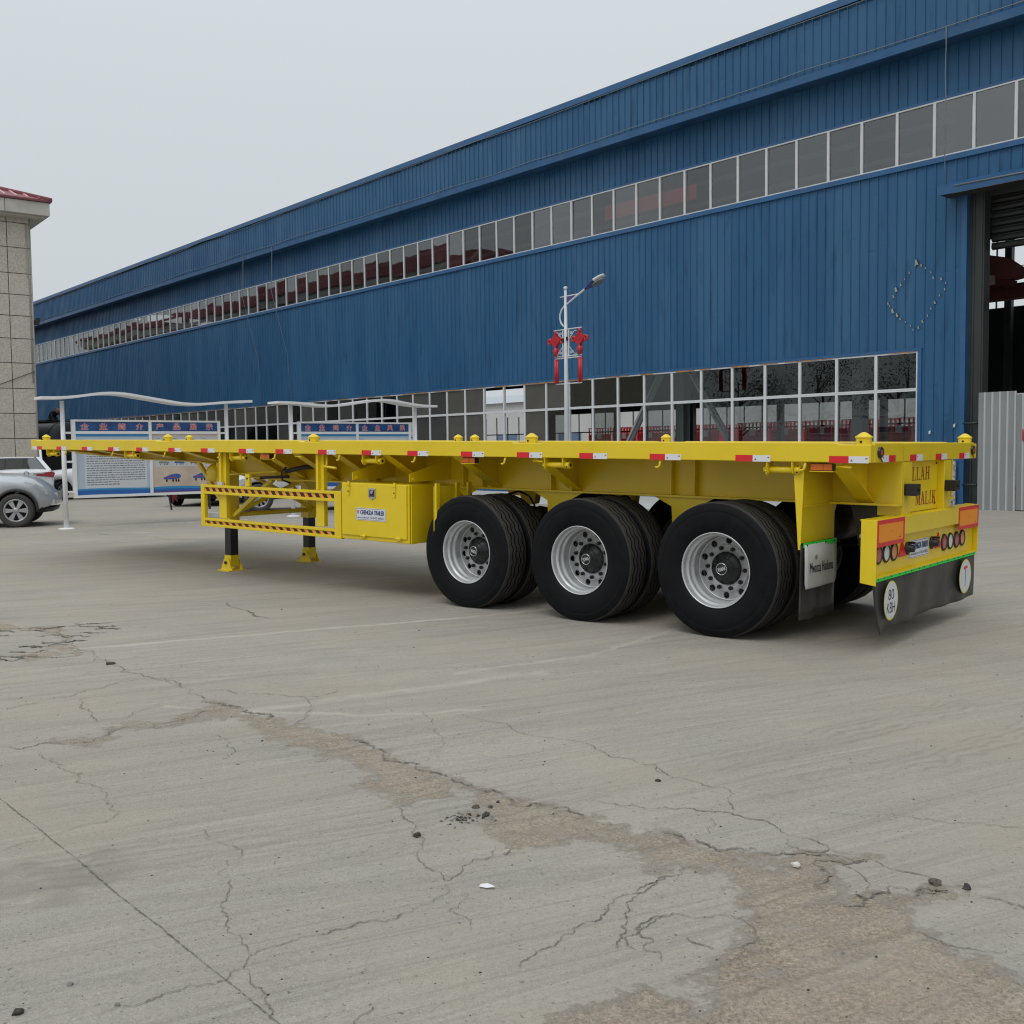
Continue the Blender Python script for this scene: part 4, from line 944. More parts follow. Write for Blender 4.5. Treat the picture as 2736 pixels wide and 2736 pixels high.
for pts in ([(-7.9, 19.7), (-6.9, 18.9), (-5.2, 17.9)], [(-2.9, 10.4), (-2.5, 9.7), (-2.2, 9.3)]): ribbon(jm, pts, .02, .0026, M_JOINT, 5, jit=.5, step=.04, rough=.08)
tag(jm.build('slab_joints'), kind='structure')
M_BRIGHTG = mat('bright_ground', (.50, .495, .48), .85, var=.08, scale=1.5)  # brightness of the far ground put into a paler colour
ap = MB(); a0 = B0 - BN * 4.2 - BD * 14; 
pts = [B0 - BN * 5.2 + BD * 3.2, B0 - BN * 5.2 + BD * 68, B0 - BN * .0 + BD * 68, B0 + BD * 3.2]
ap.add([(q.x, q.y, .006) for q in pts], [(0, 1, 2, 3)], M_BRIGHTG); tag(ap.build('bright_ground_strip'), kind='structure')

# loose grit
gm = MB(); g = np.random.default_rng(12); MG = mat('grit', (.22, .205, .185), .9, var=.5, scale=30); MGD = mat('grit_dark', (.05, .045, .04), .9)
def pebble(m, x, y, s, mm, g, z=0.0):
    k = 6; v = []
    for zf, rf in ((0, 1.0), (.45, .95), (.85, .5)):
        for j in range(k):
            t = 2 * PI * j / k + zf; r = s * rf * g.uniform(.7, 1.25); v.append((x + r * math.cos(t), y + r * math.sin(t) * .9, z + zf * s * g.uniform(.7, 1.1)))
    f = [(i * k + j, i * k + (j + 1) % k, (i + 1) * k + (j + 1) % k, (i + 1) * k + j) for i in (0, 1) for j in range(k)] + [tuple(2 * k + j for j in range(k))]
    m.add(v, f, mm)
for k in range(330):
    y = 2.5 + 9 * g.random() ** 1.5; x = g.uniform(-.55, .55) * y; pebble(gm, x, y, g.uniform(.0018, .0048) * (1 if g.random() < .93 else 1.9), MGD if g.random() < .62 else MG, g)
for k in range(60): pebble(gm, -.21 + g.normal(0, .05), 4.14 + g.normal(0, .03), g.uniform(.003, .009), MGD if g.random() < .5 else MG, g)
tag(gm.build('gravel'), 'loose dark and pale grit scattered over the yard concrete', 'gravel', kind='stuff')
def clod(name, x, y, s, mm, label, cat, seed, flat=.6):
    me = bpy.data.meshes.new(name); bm = bmesh.new(); bmesh.ops.create_icosphere(bm, subdivisions=3, radius=s)
    g = np.random.default_rng(seed); off = g.normal(0, 1, (6, 3)); off /= np.linalg.norm(off, axis=1)[:, None]; am = g.uniform(-.55, .35, 6); off2 = g.normal(0, 1, (40, 3)); off2 /= np.linalg.norm(off2, axis=1)[:, None]; am2 = g.uniform(-.22, .22, 40)
    for v in bm.verts:
        n = np.array(v.co) / s; k = 1 + sum(a_ * max(0, float(n @ o_)) ** 3 for a_, o_ in zip(am, off)) + sum(a_ * max(0, float(n @ o_)) ** 24 for a_, o_ in zip(am2, off2)) + g.normal(0, .045)
        v.co = Vector((v.co.x * k * 1.15, v.co.y * k * .9, max(-.2 * s, v.co.z * k * flat)))
    bm.to_mesh(me); bm.free(); me.materials.append(mm); ob = bpy.data.objects.new(name, me); COL.objects.link(ob); ob.location = (x, y, .18 * s + (0 if seed else 0)); ob.rotation_euler = (0, 0, seed * 1.3)
    return tag(ob, label, cat)
MCL = mat('earth_clod', (.055, .048, .038), .95, var=.5, scale=60, bump=.8, bscale=150); MCL2 = mat('earth_clod_pale', (.12, .105, .085), .95, var=.4, scale=60, bump=.8, bscale=150)
clod('earth_clod', -.388, 3.957, 0.0176, MCL, 'dark crumbly earth clod alone on concrete left of the sand strip', 'clod', 1, .9)
clod('earth_clod', -.168, 4.267, 0.0144, MCL2, 'pale topped clod at the lower edge of the sand strip', 'clod', 2, .8)
clod('earth_clod', -.120, 4.173, 0.0144, MCL, 'black clod just right of the patch of crushed grit', 'clod', 3, .9)
clod('earth_clod', -.107, 4.276, 0.0104, MCL2, 'small brown clod lying in the sand behind two larger clods', 'clod', 4, .7)
clod('earth_clod', 1.435, 3.457, 0.0192, MCL2, 'split earth clod at the end of the long crack on the right', 'clod', 5, .9)
clod('earth_clod', 1.527, 3.422, 0.0160, MCL, 'round brown clod nearest the right edge of the photo', 'clod', 6, .9)
clod('earth_clod', .645, 4.586, 0.0128, MCL, 'dark clod on open concrete below the rear wheels', 'clod', 7, .7)
clod('earth_clod', -1.349, 2.70, 0.0136, MCL, 'dark clod in the bottom left corner of the photo', 'clod', 8, .9)
clod('stone', 1.003, 3.624, .014, mat('pale_stone', (.62, .6, .56), .8), 'small white stone on the broken slab edge in the sand', 'stone', 9, .7)
lt = MB().add([(-.028, -.008, .006), (.0, -.012, .004), (.026, -.012, .010), (.027, .001, .006), (.0, .004, .014), (-.024, .008, .008)], [(0, 1, 4, 5), (1, 2, 3, 4)], M_WHT).build('paper_scrap')
so = lt.modifiers.new('t', 'SOLIDIFY'); so.thickness = .001; lt.location = (-.10, 3.471, 0); lt.rotation_euler = (0, 0, -.2); tag(lt, 'torn white scrap of paper on the concrete', 'litter')
st = MB().bar((-.016, 0, .006), (.016, .006, .007), .009, .009, mat('stick', (.42, .38, .30), .8)).build('stick'); st.location = (-.031, 3.771, 0); st.rotation_euler = (0, 0, .9); tag(st, 'short pale stub of wood just above the paper scrap', 'litter')
for (x, y, s, lb, seed) in ((-7.04, 24.3, .12, 'broken white block seen behind the landing leg under the side guard', 1), (-7.5, 25.4, .08, 'small white rubble piece left of the broken white block', 2)):
    b_ = MB().box(-s, s, -s * .5, s * .5, 0, s * .9, mat('rubble', (.6, .59, .56), .85, var=.2, scale=8)).build('rubble_block', bevel=.01); b_.location = (x, y, 0); b_.rotation_euler = (0, 0, .4 * seed); tag(b_, lb, 'rubble')
pl_ = MB().box(-.03, .03, -.02, .02, 0, .012, MCL).build('metal_scrap'); pl_.location = (-2.895, 7.345, 0); pl_.rotation_euler = (.1, .1, .5); tag(pl_, 'flat dark scrap on the thin sandy crack at the left', 'litter')

# ================================================================== WORKSHOP (local frame: x to the right along the front wall, y into the hall, z up)
WS = empty('workshop', M=frame_M(B0, -BD, BN, Vector((0, 0, 1))))
tag(WS, 'long blue corrugated steel workshop with bands of windows and a big open doorway', 'building')
def wall_blue():
    m, t, b = nodes_of('blue_sheet'); N = t.nodes.new; Lk = t.links.new
    geo = N('ShaderNodeNewGeometry'); oi = N('ShaderNodeObjectInfo')
    mp = N('ShaderNodeMapping'); mp.inputs['Scale'].default_value = (1, 1, .16); Lk(geo.outputs['Position'], mp.inputs['Vector'])
    n = N('ShaderNodeTexNoise'); n.inputs['Scale'].default_value = 1.1; n.inputs['Detail'].default_value = 6; Lk(mp.outputs[0], n.inputs['Vector'])
    n2 = N('ShaderNodeTexNoise'); n2.inputs['Scale'].default_value = 5; n2.inputs['Detail'].default_value = 5; Lk(mp.outputs[0], n2.inputs['Vector'])
    n3 = N('ShaderNodeTexNoise'); n3.inputs['Scale'].default_value = .35; n3.inputs['Detail'].default_value = 4; Lk(geo.outputs['Position'], n3.inputs['Vector'])
    def mr(v, a, b_, c, d):
        q = N('ShaderNodeMapRange'); q.inputs[1].default_value = a; q.inputs[2].default_value = b_; q.inputs[3].default_value = c; q.inputs[4].default_value = d; Lk(v, q.inputs[0]); return q.outputs[0]
    def mix(f, c1, c2):
        q = N('ShaderNodeMixRGB'); Lk(f, q.inputs[0])
        for v, i in ((c1, 1), (c2, 2)):
            if isinstance(v, tuple): q.inputs[i].default_value = (*v, 1)
            else: Lk(v, q.inputs[i])
        return q.outputs[0]
    c = mix(mr(oi.outputs['Random'], 0, 1, 0, 1), (.0125, .086, .200), (.0150, .096, .216))
    c = mix(mr(n.outputs[0], .42, .68, 0, .75), c, (.034, .122, .245))          # chalky weathering
    c = mix(mr(n2.outputs[0], .55, .72, 0, .7), c, (.009, .055, .138))
    Lk(c, b.inputs['Base Color'])
    Lk(mr(n3.outputs[0], .3, .7, .34, .58), b.inputs['Roughness']); b.inputs['Specular IOR Level'].default_value = .45
    n4 = N('ShaderNodeTexNoise'); n4.inputs['Scale'].default_value = 2.6; n4.inputs['Detail'].default_value = 2; Lk(geo.outputs['Position'], n4.inputs['Vector'])
    hm = N('ShaderNodeMath'); hm.operation = 'ADD'; Lk(n3.outputs[0], hm.inputs[0]); Lk(mr(n4.outputs[0], .66, .76, 0, -.55), hm.inputs[1])        # oil-canning and dents
    bp = N('ShaderNodeBump'); bp.inputs['Strength'].default_value = .4; bp.inputs['Distance'].default_value = .03
    Lk(hm.outputs[0], bp.inputs['Height']); Lk(bp.outputs[0], b.inputs['Normal'])
    return m
M_BLUE = wall_blue()
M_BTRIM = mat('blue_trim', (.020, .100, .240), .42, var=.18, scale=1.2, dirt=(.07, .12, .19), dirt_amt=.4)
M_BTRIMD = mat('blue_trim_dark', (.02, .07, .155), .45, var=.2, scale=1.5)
M_ALU = mat('white_frame', (.62, .63, .65), .4, var=.06, scale=3, dirt=(.35, .33, .3), dirt_amt=.3)
M_RUST = mat('rust_trim', (.36, .17, .05), .8, var=.4, scale=9)
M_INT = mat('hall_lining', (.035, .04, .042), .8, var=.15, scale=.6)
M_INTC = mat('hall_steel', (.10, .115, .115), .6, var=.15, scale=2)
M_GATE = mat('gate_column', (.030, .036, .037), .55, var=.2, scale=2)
G_UP = glass('upper_glass', (.64, .65, .65), .012, .10, .085)
G_LO = glass('lower_glass', (.66, .69, .69), .01, .06, .02)
M_FILM = mat('grey_film', (.055, .056, .054), .12, spec=.5, var=.1, scale=2)
M_FILM2 = mat('brown_film', (.085, .082, .075), .18, spec=.5, var=.1, scale=2)

def sheet_mesh(name, width, h, pitch=.25):
    m = MB(); n = int(round(width / pitch)); pr = []
    for k in range(n):
        x = k * pitch
        pr += [(x, 0), (x + pitch - .045, 0), (x + pitch - .034, -.026), (x + pitch - .012, -.026)]
    pr.append((n * pitch, 0))
    v = [(x, y, z) for z in (0, h) for x, y in pr]; N = len(pr)
    m.add(v, [(i, i + 1, N + i + 1, N + i) for i in range(N - 1)], M_BLUE)
    return m.mesh(name)
XR = 6.0                                   # front wall runs on past the doorway
S_END = 74
# fascia overhanging the wall, and its trims
FO = -.62
fasc = sheet_mesh('wall_sheet', 1.0, 1.62)
for k in range(int(S_END + XR)):
    inst(fasc, 'fascia_sheet', WS, (XR - 1 - k, FO, 10.98))
MB().box(-S_END, XR, FO - .055, FO + .10, 12.50, 12.585, M_BTRIM).box(-S_END, XR, FO - .075, FO - .056, 12.40, 12.585, M_BTRIM).build('roof_edge_trim', WS)
tr_ = MB(); g = np.random.default_rng(4)
for k in range(int(S_END + XR) // 4):
    x1 = XR - k * 4; x0 = x1 - 4; d = g.uniform(-.012, .012)
    tr_.add([(x0, FO - .045 + d, 10.83), (x1, FO - .045, 10.83), (x1, FO - .06, 11.02), (x0, FO - .06 + d, 11.02)], [(0, 1, 2, 3)], M_BTRIM)
    tr_.add([(x0, FO - .045 + d, 10.83), (x1, FO - .045, 10.83), (x1, FO + .06, 10.835), (x0, FO + .06, 10.835)], [(0, 1, 2, 3)], M_BTRIM)
tr_.build('fascia_trim', WS)
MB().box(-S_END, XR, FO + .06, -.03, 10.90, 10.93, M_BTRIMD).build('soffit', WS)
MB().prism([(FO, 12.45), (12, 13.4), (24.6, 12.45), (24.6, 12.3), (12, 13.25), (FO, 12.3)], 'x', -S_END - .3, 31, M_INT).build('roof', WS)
# upper wall between fascia and window band
uw = sheet_mesh('wall_sheet', 1.0, 1.22)
for k in range(int(S_END + XR)): inst(uw, 'wall_sheet', WS, (XR - 1 - k, 0, 9.71))
MB().box(-S_END, XR, -.045, -.0, 9.675, 9.735, M_BTRIM).build('window_head_trim', WS)
MB().box(-S_END, XR, -.07, .0, 8.22, 8.345, M_BTRIM).build('window_sill_trim', WS)
# main wall
mw = sheet_mesh('wall_sheet', 1.0, 4.36)
for k in range(72): inst(mw, 'wall_sheet', WS, (-1 - k - 0.0, 0, 3.86))
mwd = sheet_mesh('wall_sheet', 1.0, .52)
for k in range(6): inst(mwd, 'wall_sheet', WS, (k, 0, 7.70))
jb = sheet_mesh('wall_sheet', 1.0, 3.86); inst(jb, 'wall_sheet', WS, (-1.0, 0, 0))
lw = sheet_mesh('wall_sheet', 1.0, 1.0)
for k in range(60): inst(lw, 'wall_sheet', WS, (-2.16 - k, 0, 0))
MB().box(-1.15, -1.0, -.012, .05, 0, 3.86, M_BLUE).build('wall_corner', WS)
le = sheet_mesh('wall_sheet', 1.0, 3.86)
for k in range(12): inst(le, 'wall_sheet', WS, (-62.2 - k, 0, 0))
MB().box(-.11, .02, -.05, .10, 0, 7.42, M_BTRIM).box(.0, .07, .102, .16, 0, 7.6, M_GATE).build('door_jamb_trim', WS)
MB().box(-61.3, -1.06, -.055, .0, 3.80, 3.87, M_BTRIM).build('window_head_trim', WS)
MB().box(-1.155, -1.06, -.055, .0, 0.99, 3.80, M_BTRIM).build('window_side_trim', WS)
rs = MB(); g = np.random.default_rng(6); x = -60
while x < -1.3:
    l = g.uniform(.3, 1.8); h = g.uniform(.015, .045); rs.prism([(x, 3.798), (min(x + l, -1.2), 3.798), (min(x + l, -1.2), 3.798 - h * .7), (x + l * .5, 3.798 - h), (x, 3.798 - h * .6)], 'y', -.058, -.050, M_RUST); x += l + g.uniform(0, .9) * (1 if x < -6 else 2.5)
rs.build('rusty_flashing', WS)

# window bands: every light is a window part with its own frame and pane
def win_meshes(w, h, fw_, name, depth=.05):
    f = MB(); f.box(0, fw_, -.03, depth, 0, h, M_ALU); f.box(w - fw_, w, -.03, depth, 0, h, M_ALU)
    f.box(fw_, w - fw_, -.03, depth, 0, fw_, M_ALU); f.box(fw_, w - fw_, -.03, depth, h - fw_, h, M_ALU)
    fm = f.mesh('window')
    def pane(mm): return MB().box(fw_ - .004, w - fw_ + .004, .008, .014, fw_ - .004, h - fw_ + .004, mm).mesh('pane')
    return fm, pane
PU = .9545
fm, pane = win_meshes(PU, 1.325, .034, 'upper')
pu = pane(G_UP); g = np.random.default_rng(8)
kk = 0
for k in range(-6, 77):
    xr = .145 - k * PU if True else 0
    if xr > XR: continue
    w_ = inst(fm, 'window', WS, (xr - PU, -.01, 8.348))
    p_ = inst(pu, 'pane', w_); p_.rotation_euler = (g.normal(0, .006), 0, g.normal(0, .007))
PL = 1.113
fm1, pane1 = win_meshes(PL, .93, .038, 'top'); fm2, pane2 = win_meshes(PL, 1.863, .038, 'bottom')
t_clear, t_film, t_film2 = pane1(G_LO), pane1(M_FILM), pane1(M_FILM2)
b_clear, b_film, b_film2 = pane2(G_LO), pane2(M_FILM), pane2(M_FILM2)
for k in range(54):
    x0 = -1.16 - (k + 1) * PL; s = 1.16 + k * PL
    for (fmesh, z, opts) in ((fm1, 2.865, (t_clear, t_film, t_film2)), (fm2, 1.0, (b_clear, b_film, b_film2))):
        w_ = inst(fmesh, 'window', WS, (x0, -.01, z))
        top = fmesh is fm1
        if k < 2: c = 0
        elif 11 <= k < 13: c = 2 if top or k == 12 else 0
        elif 13 <= k < 15: c = 0
        elif 15 <= k <= 16: c = 2
        elif k < 15: c = 0
        else: c = int(g.choice([0, 1, 1, 2])) if top else int(g.choice([0, 0, 1]))
        if (not top and k in (6, 8, 10)) or k in (13, 14): continue
        p_ = inst(opts[c], 'pane', w_); p_.rotation_euler = (g.normal(0, .002), 0, g.normal(0, .0025))

# doorway
cn = MB(); cn.add([(-.42, -.06, 7.70), (XR, -.06, 7.70), (XR, -.62, 7.49), (-.42, -.62, 7.49), (-.42, -.06, 7.66), (XR, -.06, 7.66), (XR, -.62, 7.45), (-.42, -.62, 7.45)], [(0, 1, 2, 3), (7, 6, 5, 4), (0, 3, 7, 4), (1, 5, 6, 2), (3, 2, 6, 7), (0, 4, 5, 1)], M_BTRIM)
cn.box(-.42, XR, -.635, -.621, 7.30, 7.50, M_BTRIM); cn.build('door_canopy', WS)
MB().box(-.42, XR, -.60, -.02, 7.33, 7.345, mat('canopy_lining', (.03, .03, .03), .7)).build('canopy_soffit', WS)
MB().bar((-.1, -.55, 7.325), (XR, -.55, 7.325), .03, .02, M_ALU).build('canopy_lamp_rail', WS)
MB().box(.06, .36, .12, .42, 0, 7.6, M_GATE).box(.10, .14, .10, .119, 0, 7.5, M_GATE).box(.28, .32, .10, .119, 0, 7.5, M_GATE).build('gate_column', WS)
for k in range(7):
    z = 7.28 - k * .175
    m = MB(); prof = [(.52, z), (.47, z - .03), (.45, z - .08), (.46, z - .13), (.52, z - .165), (.53, z - .165), (.53, z)]
    m.prism(prof, 'x', .37, XR, mat('shutter_dark', (.014, .015, .016), .5)); m.box(.37, XR, .44, .462, z - .022, z - .012, M_GATE); m.build('shutter_slat', WS)
MB().box(.0, XR, .40, .60, 7.30, 7.8, M_GATE).build('shutter_box', WS)
for z in (2.0, .55): MB().cyl((-.02, -.02, z), (.42, -.20, z), .03, M_GATE, 8).build('hinge_bar', WS)

# hall interior
for x in (-3.1, -9.1, -15.1, -21.1, -27.1, -33.1, -39.1, -45.1, -51.1, -57.1, -63.1, 9.0):
    MB().box(x - .15, x + .15, .50, .52, 0, 12.2, M_INTC).box(x - .15, x + .15, .80, .82, 0, 12.2, M_INTC).box(x - .01, x + .01, .521, .799, 0, 12.2, M_INTC).build('hall_column', WS)
    MB().box(x - .15, x + .15, 23.2, 23.5, 0, 12.2, M_INTC).build('hall_column', WS) if abs(x + 45.1) > .1 else None
for sx in (-1, 1):
    for y in (.42, .60): MB().bar((-9.2 + sx * (.45 if sx > 0 else .55), y, 3.95), (-9.2 + sx * 2.5, y, .9), .10, .07, mat('brace_grey', (.36, .38, .38), .5)).build('wind_brace', WS)
MB().box(-S_END, 30, .9, 1.3, 7.0, 7.5, M_INTC).build('crane_runway', WS); MB().box(-S_END, 30, 22.6, 23.0, 8.05, 8.55, M_INTC).build('crane_runway', WS)
for z in (8.6, 9.2, 4.6, 6.0): MB().box(-S_END, -.5, .30, .38, z, z + .12, M_INTC).build('girt', WS)
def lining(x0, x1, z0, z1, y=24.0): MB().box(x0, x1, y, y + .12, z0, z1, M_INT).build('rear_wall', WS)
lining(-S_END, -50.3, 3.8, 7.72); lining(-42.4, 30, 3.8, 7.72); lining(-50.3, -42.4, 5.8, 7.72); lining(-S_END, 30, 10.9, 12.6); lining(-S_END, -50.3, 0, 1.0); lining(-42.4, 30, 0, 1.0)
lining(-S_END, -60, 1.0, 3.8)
rw = MB()
for k in range(76): rw.box(-60 + k * 1.2, -59.95 + k * 1.2, 24.02, 24.08, 1.0, 3.8, M_DSTEEL)
rw.box(-60, 30, 24.02, 24.08, 2.55, 2.62, M_DSTEEL)
rw.build('rear_window_bars', WS)
r2w = MB()
for k in range(52): r2w.box(-S_END + k * 2, -S_END + .06 + k * 2, 24.02, 24.08, 7.72, 10.9, M_INTC)
for z in (8.95, 9.1, 9.3, 9.5): r2w.box(-S_END, 30, 24.02, 24.06, z, z + .03, M_INTC)
r2w.build('rear_window_bars', WS)
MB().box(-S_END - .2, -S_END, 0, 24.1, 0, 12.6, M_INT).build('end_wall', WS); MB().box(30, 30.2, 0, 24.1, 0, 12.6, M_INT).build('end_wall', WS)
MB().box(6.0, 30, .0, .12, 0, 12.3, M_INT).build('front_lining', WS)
bn_ = MB().box(-11.9, -8.19, .20, .22, 8.82, 9.26, mat('red_banner', (.80, .09, .07), .6)); bn_.build('hanging_banner', WS)
MB().box(-.28, -.05, .16, .28, 0, 1.1, mat('speckled_granite', (.40, .40, .42), .5, var=.6, scale=30)).build('plinth_block', WS)
pb = MB().box(-.30, -.13, -.14, -.10, 0, 1.12, mat('speckled_stone', (.33, .33, .355), .45, var=.75, scale=26)); ob = pb.build('stone_slab'); ob.matrix_world = WS.matrix_world.copy(); tag(ob, 'upright grey speckled stone slab leaning at the corner of the doorway', 'slab')

# torn holes in a diamond on the wall
M_TORN = mat('torn_metal', (.55, .54, .50), .45, var=.2, scale=20); M_HOLE = mat('hole_dark', (.02, .022, .025), .8)
dm = []
for (a, b, n) in (((.0, 1.0), (.72, .30), 7), ((.72, .10), (.05, -.92), 7), ((-.06, -.98), (-.70, -.22), 7), ((-.72, -.08), (-.08, .92), 7)):
    for k in range(n): dm.append((a[0] + (b[0] - a[0]) * k / (n - 1) + g.normal(0, .02), a[1] + (b[1] - a[1]) * k / (n - 1) + g.normal(0, .02)))
for (dx, dz) in dm:
    big = g.random() < .3; s = g.uniform(.05, .085) * (1.45 if big else .85); x = -1.22 + dx * 1.0; z = 5.12 + dz * .82; t = g.uniform(0, 6)
    c, s_ = math.cos(t), math.sin(t)
    m = MB(); m.add([(x + s * (c * a - s_ * b) * .7, -.0295, z + s * (s_ * a + c * b)) for a, b in ((-.5, -.4), (.45, -.5), (.5, .3), (0, .55), (-.45, .4))], [(0, 1, 2, 3, 4)], M_HOLE)
    m.add([(x - s * .35, -.030, z - s * .5), (x + s * .35, -.030, z - s * .45), (x + s * .3 * g.uniform(.3, 1), -.034 - s * .6, z + s * .55), (x - s * .2, -.034 - s * .35, z + s * .35)], [(0, 1, 2, 3)], M_TORN)
    m.build('torn_hole', WS)
for (x, z) in ((-.25, 1.98), (-.86, 1.83)):
    MB().add([(x, -.034, z), (x + .05, -.034, z + .03), (x + .06, -.07, z - .06), (x + .01, -.06, z - .07)], [(0, 1, 2, 3)], M_TORN).build('torn_hole', WS)
# wires on the fascia
M_WIRE = mat('wire_grey', (.16, .19, .21), .6)
def wire(pts, r=.012): return MB().tube(pts, r, M_WIRE, 5).build('cable', WS)
pts = [(XR, FO - .075, 11.13)]; x = XR
while x > -S_END + 3: x -= g.uniform(1.2, 2.6); pts.append((x, FO - .075, 11.10 + g.normal(0, .03)))
wire(pts, .014)
pts = [(XR, FO - .09, 12.34)]; x = XR
while x > -S_END + 3: x -= g.uniform(2, 4); pts.append((x, FO - .09, 12.36 + g.normal(0, .025)))
wire(pts, .012)
wire([(-.22, FO - .085, 11.1), (-.21, FO - .09, 10.6), (-.23, FO - .08, 10.0), (-.20, FO - .08, 9.4), (-.22, FO - .08, 8.4), (-.20, FO - .08, 7.5)], .011)
for s in (35.2, 32.3): wire([(-s, FO - .08, 11.1), (-s - .15, FO - .09, 9), (-s + .3, -.20, 6), (-s + .35, -.12, 3.9)], .013)
wire([(.0, -.64, 7.46), (1.6, -.645, 7.44), (2.2, -.645, 7.52), (XR, -.645, 7.52)], .02)

# overhead crane inside the doorway
OC = empty('overhead_crane', M=WS.matrix_world.copy()); tag(OC, 'dark red overhead crane beam inside the open doorway', 'crane')
M_CR = mat('crane_red', (.16, .05, .045), .5, var=.15, scale=2); M_CRD = mat('crane_red_dark', (.10, .025, .022), .5)
MB().prism([(-2.2, 6.02), (-2.2, 6.78), (-.42, 6.30), (.14, 5.86), (.12, 5.78), (-.25, 5.72)], 'y', 3.0, 3.35, M_CR).build('end_carriage', OC)
MB().prism([(-2.2, 5.70), (-2.2, 6.015), (-.26, 5.71), (-.32, 5.55)], 'y', 2.98, 3.4, M_CRD).build('girder', OC)
MB().box(-2, 3.5, 3.5, 3.9, 5.30, 5.62, M_CRD).build('girder', OC)
MB().box(-.78, -.64, 2.80, 2.96, 5.62, 5.85, mat('box_grey', (.4, .38, .35), .5)).build('control_box', OC)

# sheet fence in front of the doorway
FN = empty('sheet_fence', M=WS.matrix_world.copy()); tag(FN, 'pale grey corrugated metal sheets standing as a fence across the doorway', 'fence')
M_FEN = mat('galvanised', (.27, .285, .29), .42, metal=.25, var=.1, scale=1.5, randobj=.08, dirt=(.28, .26, .22), dirt_amt=.3); M_FENR = mat('galvanised_rib', (.50, .51, .52), .4, metal=.2)
def fence_sheet(n):
    m = MB()
    for k in range(n):
        x = k * .17; m.add([(x, 0, 0), (x + .12, 0, 0), (x + .12, 0, 1), (x, 0, 1)], [(0, 1, 2, 3)], M_FEN)
        m.add([(x + .12, 0, 0), (x + .132, -.022, 0), (x + .158, -.022, 0), (x + .17, 0, 0), (x + .12, 0, 1), (x + .132, -.022, 1), (x + .158, -.022, 1), (x + .17, 0, 1)], [(0, 1, 5, 4), (1, 2, 6, 5), (2, 3, 7, 6)], M_FENR)
    return m.mesh('fence_sheet')
fs = fence_sheet(5); x = .62
for k, (h, yy) in enumerate(((2.68, -.62), (2.58, -.60), (2.56, -.61), (2.62, -.60), (2.55, -.61), (2.6, -.6))):
    o = inst(fs, 'fence_sheet', FN, (x, yy, .02 if k else .0), scl=(1, 1, h)); o.rotation_euler = (.012 * (k % 2), 0, .006 * (-1) ** k); x += .855
MB().bar((.6, -.5, 1.9), (5.6, -.5, 1.9), .05, .05, M_GATE).bar((.6, -.5, .5), (5.6, -.5, .5), .05, .05, M_GATE).build('fence_rail', FN)
n_ = MB().box(1.62, 1.87, -.66, -.645, 1.57, 1.82, mat('notice_red', (.35, .03, .03), .5)); n_.box(1.64, 1.85, -.662, -.6605, 1.78, 1.80, M_HAZO); n_.box(1.66, 1.70, -.662, -.6605, 1.74, 1.76, M_HAZO); n_.box(1.76, 1.80, -.662, -.6605, 1.73, 1.765, M_HAZO); n_.build('notice', FN)

# red stake trailers parked behind the hall, seen through both rows of windows
M_CAGE = mat('cage_red', (.72, .045, .05), .45, var=.1, scale=2)
def cage():
    t = empty('stake_trailer')
    MB().box(-6, 6, -1.25, 1.25, 1.05, 1.35, M_CAGE).build('deck', t)
    for s in (-1, 1):
        for k in range(5):
            x = -5.9 + k * 2.4; p = MB(); p.box(x, x + 2.2, s * 1.24, s * 1.28, 1.36, 2.55, M_CAGE)
            for j in range(9): p.box(x + .27 * j, x + .27 * j + .10, s * 1.24, s * 1.27, 2.5, 3.0, M_CAGE)
            for z in (2.35, 2.65, 2.95): p.box(x, x + 2.2, s * 1.275, s * 1.295, z, z + .05, M_CAGE)
            p.box(x + .6, x + 1.6, s * 1.285, s * 1.31, 1.6, 1.72, M_STICKB); p.box(x + .9, x + 1.3, s * 1.285, s * 1.30, 2.2, 2.6, M_WHT); p.build('side_gate', t)
    for x in (-4.6, -3.3, 3.5): MB().cyl((x, -1.2, .5), (x, 1.2, .5), .5, M_RUB, 20).build('wheel', t)
    MB().box(-5.5, 5.5, -.5, .5, .55, 1.04, M_CAGE).build('chassis', t)
    return t
c0 = cage(); grp = 'red stake trailers parked behind the hall'
lbl = ['red stake trailer seen through the windows right of the lamp post', 'red stake trailer glimpsed through the hall left of the lamp post', 'red stake trailer seen farthest left through the hall windows', 'red stake trailer hidden beyond the right hand windows of the hall']
for i, (x, y) in enumerate(((-22, 30), (-36, 31), (-62, 30), (-8.5, 31))):
    if i in (2,): continue
    t = c0 if i == 0 else copy_tree(c0)
    t.matrix_world = WS.matrix_world @ Matrix.Translation((x, y, 0)); tag(t, lbl[i], 'trailer', grp)
wb = empty('white_shed', M=WS.matrix_world @ Matrix.Translation((-40, 44, 0))); tag(wb, 'white sheet metal shed beyond the hall seen through its windows', 'building')
M_SHED = mat('shed_white', (.62, .63, .63), .6, var=.06, scale=.5)
MB().box(-40, 60, 0, 12, 0, 6.2, M_SHED).build('wall', wb); MB().prism([(-.4, 6.2), (6, 7.4), (12.4, 6.2)], 'x', -40.4, 60.4, mat('shed_roof', (.42, .45, .50), .5)).build('roof', wb)
for k in range(6): MB().box(-38 + k * 9, -35 + k * 9, -.06, .0, 0, 3, mat('shed_door', (.13, .20, .34), .5)).build('door', wb)

